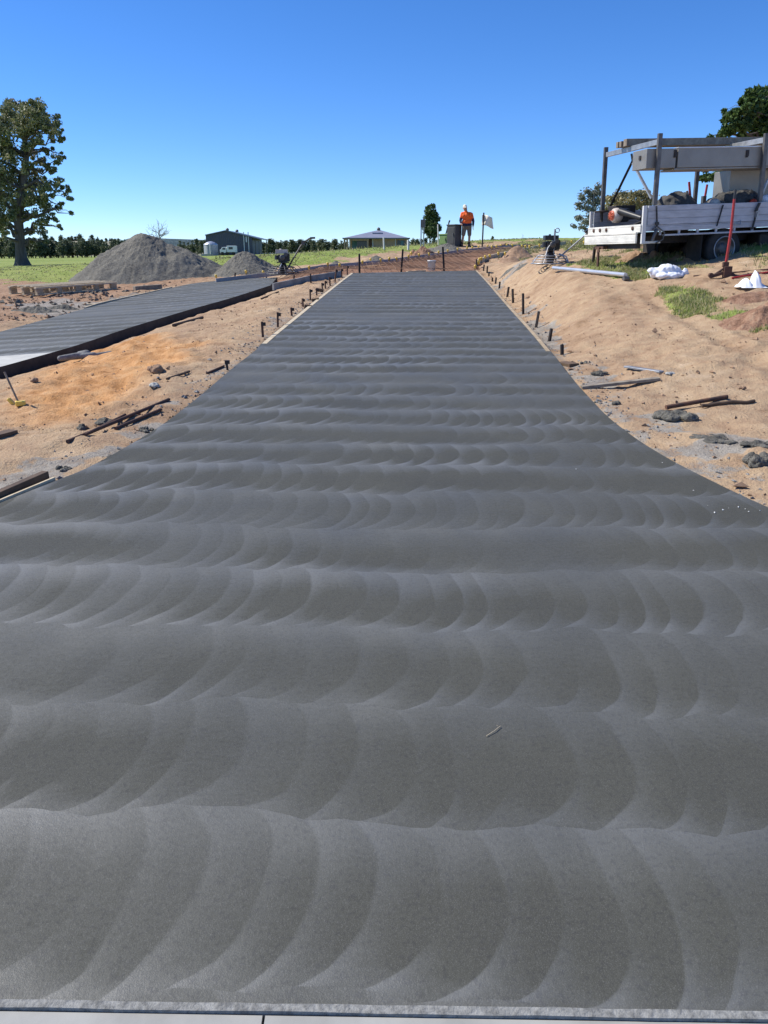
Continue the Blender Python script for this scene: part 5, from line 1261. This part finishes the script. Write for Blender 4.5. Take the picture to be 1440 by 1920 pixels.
p=P(427,694); m=MB(); m.tube([p+Vector((0,0,-.02)),p+Vector((-.01,0,.10))],.014,6); m.box(p+Vector((0,0,.09)),(.05,.04,.04)); tag(m.build('hammer','black_steel'),'small black hammer headed peg standing at the left drive edge','peg')
def flat_board(a,b,w,h,mat,label,holes=0):
    pa=P(*a);pb=P(*b); m=MB(); z=max(h/2,.01); m.bar(pa+Vector((0,0,z)),pb+Vector((0,0,z)),w,h); o=m.build('plank',mat,bevel=.004); return tag(o,label,'plank')
flat_board((1090,729),(1236,713),.085,.03,'old_timber','worn drilled plank lying beside the right drive edge')
q_=P(1165,719); 
flat_board((1173,689),(1240,699),.07,.02,'galv','short grey metal strap with cement on one end on the right dirt')
flat_board((252,545),(302,541),.16,.12,'old_timber','short squared timber lying in front of the large rock pile')
pa=hit(-30,952,plane);pb=hit(95,896,plane); m=MB(); dd=(pb-pa).normalized(); m.bar(pa+Vector((-.04,.03,-.01)),pb+Vector((-.04,.03,-.01)),.05,.10); tag(m.build('form_board','dark_timber',bevel=.004),'dark form board at the left front edge of the drive','form board')
m=MB(); m.bar(pa+Vector((.0,-.005,-.02)),pb+Vector((.03,-.012,-.02)),.018,.06); tag(m.build('batten','pale_timber',bevel=.002),'thin pale batten against the dark form board at left','batten')
flat_board((-12,822),(26,812),.10,.03,'dark_timber','dark board end poking in at the left picture edge')
p=P(37,760); k_=ppm(p); m_=empty('line_peg',p,None,'thin rod leaning over two yellow plastic pieces on the left dirt','peg')
m=MB(); m.tube([(0,0,0),(-21/k_,.02,62/k_)],.009,6); m.build('rod','old_timber',m_)
m=MB(); m.box((.01,0,.02),(.09,.07,.045),Matrix.Rotation(.4,3,'Z')); m.box((-.10,.06,.02),(.09,.05,.03),Matrix.Rotation(.9,3,'Y')); m.build('foot','yellow',m_,bevel=.01)
# black cloth bundle in a cross shape
p=P(150,676); m=MB(); K=ppm(p)
for a_,b_,r_ in (((-28,-7),(-4,3),.05),((-10,10),(4,8),.07),((0,2),(20,6),.045),((18,5),(46,12),.045)):
    cap(m,(a_[0]/K,a_[1]/K*3,.05),(b_[0]/K,b_[1]/K*3,.06),r_*.8,r_)
o=m.build('cloth_bundle','pebble_grey',remesh=.012); o.location=p; tag(o,'dark grey cement caked hose bundle on the orange dirt','bundle')
def rock(px,py,wpx,hpx,mat,label,seed,name='rock',jit=.16,n=1):
    p=P(px,py); K=ppm(p); m=MB(); rg=random.Random(seed)
    for i in range(n):
        f=1 if n==1 else rg.uniform(.35,.7); x=0 if n==1 else rg.uniform(-.5,.5)*wpx/K; y=0 if n==1 else rg.uniform(-.35,.35)*wpx/K
        m.ell((x,y,hpx/K*.25*f),(wpx/2/K*f,wpx/2/K*f*.8,hpx/K*.6*f),14,9,Matrix.Rotation(rg.uniform(0,3),3,'Z'),jit,seed+i)
    o=m.build(name,mat,remesh=max(.007,wpx/K/22)); o.location=p
    tx=bpy.data.textures.new('rough','CLOUDS'); tx.noise_scale=.05; dm=o.modifiers.new('d','DISPLACE'); dm.texture=tx; dm.strength=.05; dm.mid_level=.5
    return tag(o,label,'rock' if name=='rock' else 'cement lump')
rock(293,697,30,16,'soil_clod','round tan rock alone on the left dirt strip',1)
rock(290,725,22,6,'concrete_pale','flat pale stone below the round tan rock',2)
rock(65,716,14,8,'soil_clod','reddish stone on the orange dirt at far left',4)
rock(150,806,26,17,'gravel','round dark cement lump at the end of the long rusty bar',11,'cement_lump',n=4)
rock(192,794,46,16,'gravel','broad dark cement lump behind the long rusty bar',12,'cement_lump',n=7)
rock(95,674,22,8,'gravel','grey cement lump under the pale end of the side path',13,'cement_lump',n=3)
rock(117,880,34,9,'gravel','low grey cement lump near the left front board',14,'cement_lump',n=6)
rock(209,861,14,7,'gravel','small grey stone on the left edge of the dark slab',15,'cement_lump')
rock(272,808,30,8,'gravel','small cement lump at the slab edge by the short bar',16,'cement_lump',n=5)
rock(1262,783,56,22,'gravel','crumbly grey cement lump under the crossed bars',17,'cement_lump',n=12)
rock(1122,703,30,13,'gravel','dark cement lump above the drilled plank',18,'cement_lump',n=6)
rock(1094,682,18,9,'gravel','small dark cement lump near the end of the right form board',19,'cement_lump',n=3)
rock(1157,759,18,9,'gravel','small dark cement lump below the drilled plank',20,'cement_lump',n=4)
rock(1114,756,12,6,'gravel','tiny dark lump at the right slab edge',21,'cement_lump',n=3)
rock(1428,870,44,30,'gravel','cement and clay lump at the right picture edge',22,'cement_lump',n=9)
rock(1255,702,18,6,'concrete_pale','pale cement blob on the end of the grey metal strap',23,'cement_lump',n=3)
rock(1050,652,9,16,'gravel','dark clump stuck to the nearest right peg',24,'cement_lump',n=2)
rock(1420,835,50,10,'gravel','flat cement crumbs above the right edge lump',25,'cement_lump',n=10)
rock(1345,825,60,8,'gravel','thin bed of cement crumbs on the right dirt',26,'cement_lump',n=14)
rock(430,571,8,8,'white_plastic','pale stone against the shadowed side path edge',27)
# twig on the slab
a_=hit(912,1382,plane);b_=hit(938,1364,plane); m=MB(); m.tube([a_+Vector((0,0,.004)),a_.lerp(b_,.5)+Vector((.004,0,.006)),b_+Vector((0,0,.006)),b_+Vector((-.012,.004,.006))],.0013,6); tag(m.build('twig','pale_timber'),'single dry twig lying on the dark slab','twig')
# pallet
pp=[P(75,556),P(222,541),P(190,531),P(52,543)]
a_=P(70,557);b_=P(221,542); ax=(b_-a_); ax.z*=.6; Lx=ax.length; u=ax.normalized(); c_=P(52,546)-a_; v=Vector((-u.y,u.x,0)); Wd=1.25
rt=Matrix((u,v,u.cross(v))).transposed(); pal=empty('pallet',a_+Vector((0,0,.03)),rt.to_euler(),'long pale wooden pallet on the dirt before the large rock pile','pallet')
for k_,y_ in enumerate((.05,Wd/2,Wd-.05)):
    m=MB(); m.box((Lx/2,y_,.20),(Lx,.09,.045)); m.build('runner','pale_timber',pal,bevel=.004)
    for j in range(5):
        x=.12+j*(Lx-.24)/4; m=MB(); m.box((x,y_,.11),(.20 if j%2==0 else .12,.10,.125)); m.build('block','timber',pal,bevel=.004)
    m=MB(); m.box((Lx/2,y_,.028),(Lx*.99,.12,.03)); m.build('bottom_board','pale_timber',pal,bevel=.003)
for k_ in range(4):
    y_=.05+(Wd-.1)*(k_+.5)/4; m=MB(); m.box((Lx/2,y_,.239),(Lx,.11,.022)); m.build('top_board','pale_timber',pal,bevel=.003)
# small litter that nobody could count
def scatter_lumps(name,n,region,size,mat,label,seed,f=None,sink=.3):
    rg=np.random.default_rng(seed); V=[];Fs=[]; c=0
    base=[(1,0,0),(-.5,.87,0),(-.5,-.87,0),(.2,.1,.8),(0,0,-.6)]; bf=[(0,1,3),(1,2,3),(2,0,3),(1,0,4),(2,1,4),(0,2,4)]
    pts=region(rg,n); z=(f or H)(pts[:,0],pts[:,1])
    for (x,y),zz in zip(pts,z):
        s=size*min(rg.lognormal(0,.5),2.6); a=rg.uniform(0,6.28); ca,sa=math.cos(a),math.sin(a); st=rg.uniform(.6,1.4,3)
        for b in base:
            X,Y,Z=(b[0]*st[0]+rg.normal()*.12)*s,(b[1]*st[1]+rg.normal()*.12)*s,(b[2]*st[2]*.8)*s
            V.append((x+X*ca-Y*sa,y+X*sa+Y*ca,zz+Z+s*sink))
        Fs+=[tuple(i+c for i in q) for q in bf]; c+=5
    me=npmesh(name,V,Fs,mat,False); return tag(link(name,me),label,kind='stuff')
def dirt_region(rg,n):
    o=[]
    while len(o)<n:
        x=rg.uniform(-7,9,4*n); y=3+rg.random(4*n)**1.3*20; d=sdf(MAIN,x,y); e=sdf(LEFT,x,y); c=(vn(x*1.1,y*1.1,77)*1.3)**2.2+.35*np.exp(-d/.3)
        k=(d>.05)&(e>.05)&(rg.random(4*n)<c)
        o+=list(zip(x[k],y[k]))
    return np.array(o[:n])
scatter_lumps('soil_crumbs',6500,dirt_region,.0085,'soil_clod','loose soil crumbs strewn over the bare dirt',5)
def spoil_region(rg,n):
    o=[]
    while len(o)<n:
        x=rg.uniform(-13,-4,4*n); y=rg.uniform(10,27,4*n); k=(sdf(LEFT,x,y)>.1)&(x<-4.5-.0*y)&(sdf(LEFT,x,y)<4)&(rg.random(4*n)<(vn(x*1.3,y*1.3,9)*1.2)**2.5)&(sdf(LEFT,x+2.5,y)<sdf(LEFT,x,y))
        o+=list(zip(x[k],y[k]))
    return np.array(o[:n])
scatter_lumps('soil_clods',800,spoil_region,.032,'soil_clod','broken brown soil clods beyond the side path',17)
scatter_lumps('cement_clods',300,spoil_region,.04,'gravel','broken grey cement lumps beyond the side path',18)
scatter_lumps('soil_crumbs',300,dirt_region,.020,'soil_clod','larger soil clods strewn over the bare dirt',7)
def edge_region(rg,n):
    o=[]
    while len(o)<n:
        x=rg.uniform(-5,6,8*n); y=rg.uniform(2.5,22,8*n); d=sdf(MAIN,x,y); k=(d>.02)&(rg.random(8*n)<np.exp(-d/.22)*(.25+1.5*(vn(x*2,y*2,5)>.5)))
        o+=list(zip(x[k],y[k]))
    return np.array(o[:n])
scatter_lumps('cement_crumbs',1300,edge_region,.010,'pebble_grey','grey cement crumbs along the edges of the slab',6)
def dots(rg,n):
    o=[]
    for px,py in [(1327,948),(1355,957),(1366,953),(1397,955),(1404,960),(1385,952),(1080,880),(1242,868),(1268,870),(1340,962),(1425,958),(1300,920)]:
        p=hit(px,py,plane); o.append((p.x,p.y))
    return np.array(o)
scatter_lumps('stone_chips',12,dots,.0055,'pebble_white','white stone chips on the right side of the slab',8,plane,.5)
def lip(rg,n): 
    x=rg.uniform(-2.5,2.5,n); return np.stack([x,front_y(x)-.052+rg.normal(0,.008,n)],1)
scatter_lumps('concrete_crumbs',500,lip,.003,'pebble_grey','fine crumbs along the joint at the gutter',9,lambda x,y:0*x+.036,.3)
# ---------------------------------------------------------------- grass
def blades(name,n,gen,h,mat,label,seed,wd=.006):
    rg=np.random.default_rng(seed); P_=gen(rg,n); x,y=P_[:,0],P_[:,1]; z=H(x,y)-.01; n=len(x)
    hh=h*rg.lognormal(0,.35,n); a=rg.uniform(0,2*pi,n); l=rg.uniform(.1,.8,n)*hh; b=rg.uniform(0,2*pi,n); w_=wd*np.clip(y/12,1,6)
    p0=np.stack([x-np.cos(a)*w_,y-np.sin(a)*w_,z],1); p1=np.stack([x+np.cos(a)*w_,y+np.sin(a)*w_,z],1)
    m1=np.stack([x+np.cos(a)*w_*.7+np.cos(b)*l*.3,y+np.sin(a)*w_*.7+np.sin(b)*l*.3,z+hh*.6],1); m0=np.stack([x-np.cos(a)*w_*.7+np.cos(b)*l*.3,y-np.sin(a)*w_*.7+np.sin(b)*l*.3,z+hh*.6],1)
    tp=np.stack([x+np.cos(b)*l,y+np.sin(b)*l,z+hh],1)
    V=np.stack([p0,p1,m1,m0,tp],1).reshape(-1,3); k=np.arange(n)*5
    F=np.concatenate([np.stack([k,k+1,k+2],1),np.stack([k,k+2,k+3],1),np.stack([k+3,k+2,k+4],1)])
    return tag(link(name,npmesh(name,V,F,mat,False)),label,kind='stuff')
def gen_mask(x0,x1,y0,y1,thr=.35,only=None):
    def g(rg,n):
        o=[]
        c=0
        while c<n:
            x=rg.uniform(x0,x1,2*n); y=rg.uniform(y0,y1,2*n); gm=masks(x,y)[0]; k=rg.random(2*n)<np.clip((gm-thr)*2,0,1)*(.15+.85*(vn(x*2.5,y*2.5,4)>.42))
            if only is not None: k&=only(x,y)
            o.append(np.stack([x[k],y[k]],1)); c+=k.sum()
            if len(o)>12: break
        return np.concatenate(o)[:n]
    return g
blades('grass',16000,gen_mask(3.2,9,8.5,17.5,.3,lambda x,y:np.minimum(np.minimum(sdf(G1,x,y),sdf(G2,x,y)),sdf(G3,x,y))<.25),.045,'grass_blade','green tufts of grass in strips on the right bank',1)
blades('grass',34000,gen_mask(3,14,13,36,.25),.05,'grass_dry','sparse dry grass round the truck and the right bank',2)
blades('grass',30000,gen_mask(-26,8,26,48,.4),.03,'grass_dry','dry paddock grass at the near side of the field',3,.010)
blades('grass',14000,gen_mask(-8,4,38,62,.4),.10,'grass_dry','tall seeding grass on the rise below the house',4,.010)
for i_,o_ in enumerate(protos):
    if used[i_]==0: print('unused proto')
bpy.context.view_layer.update()
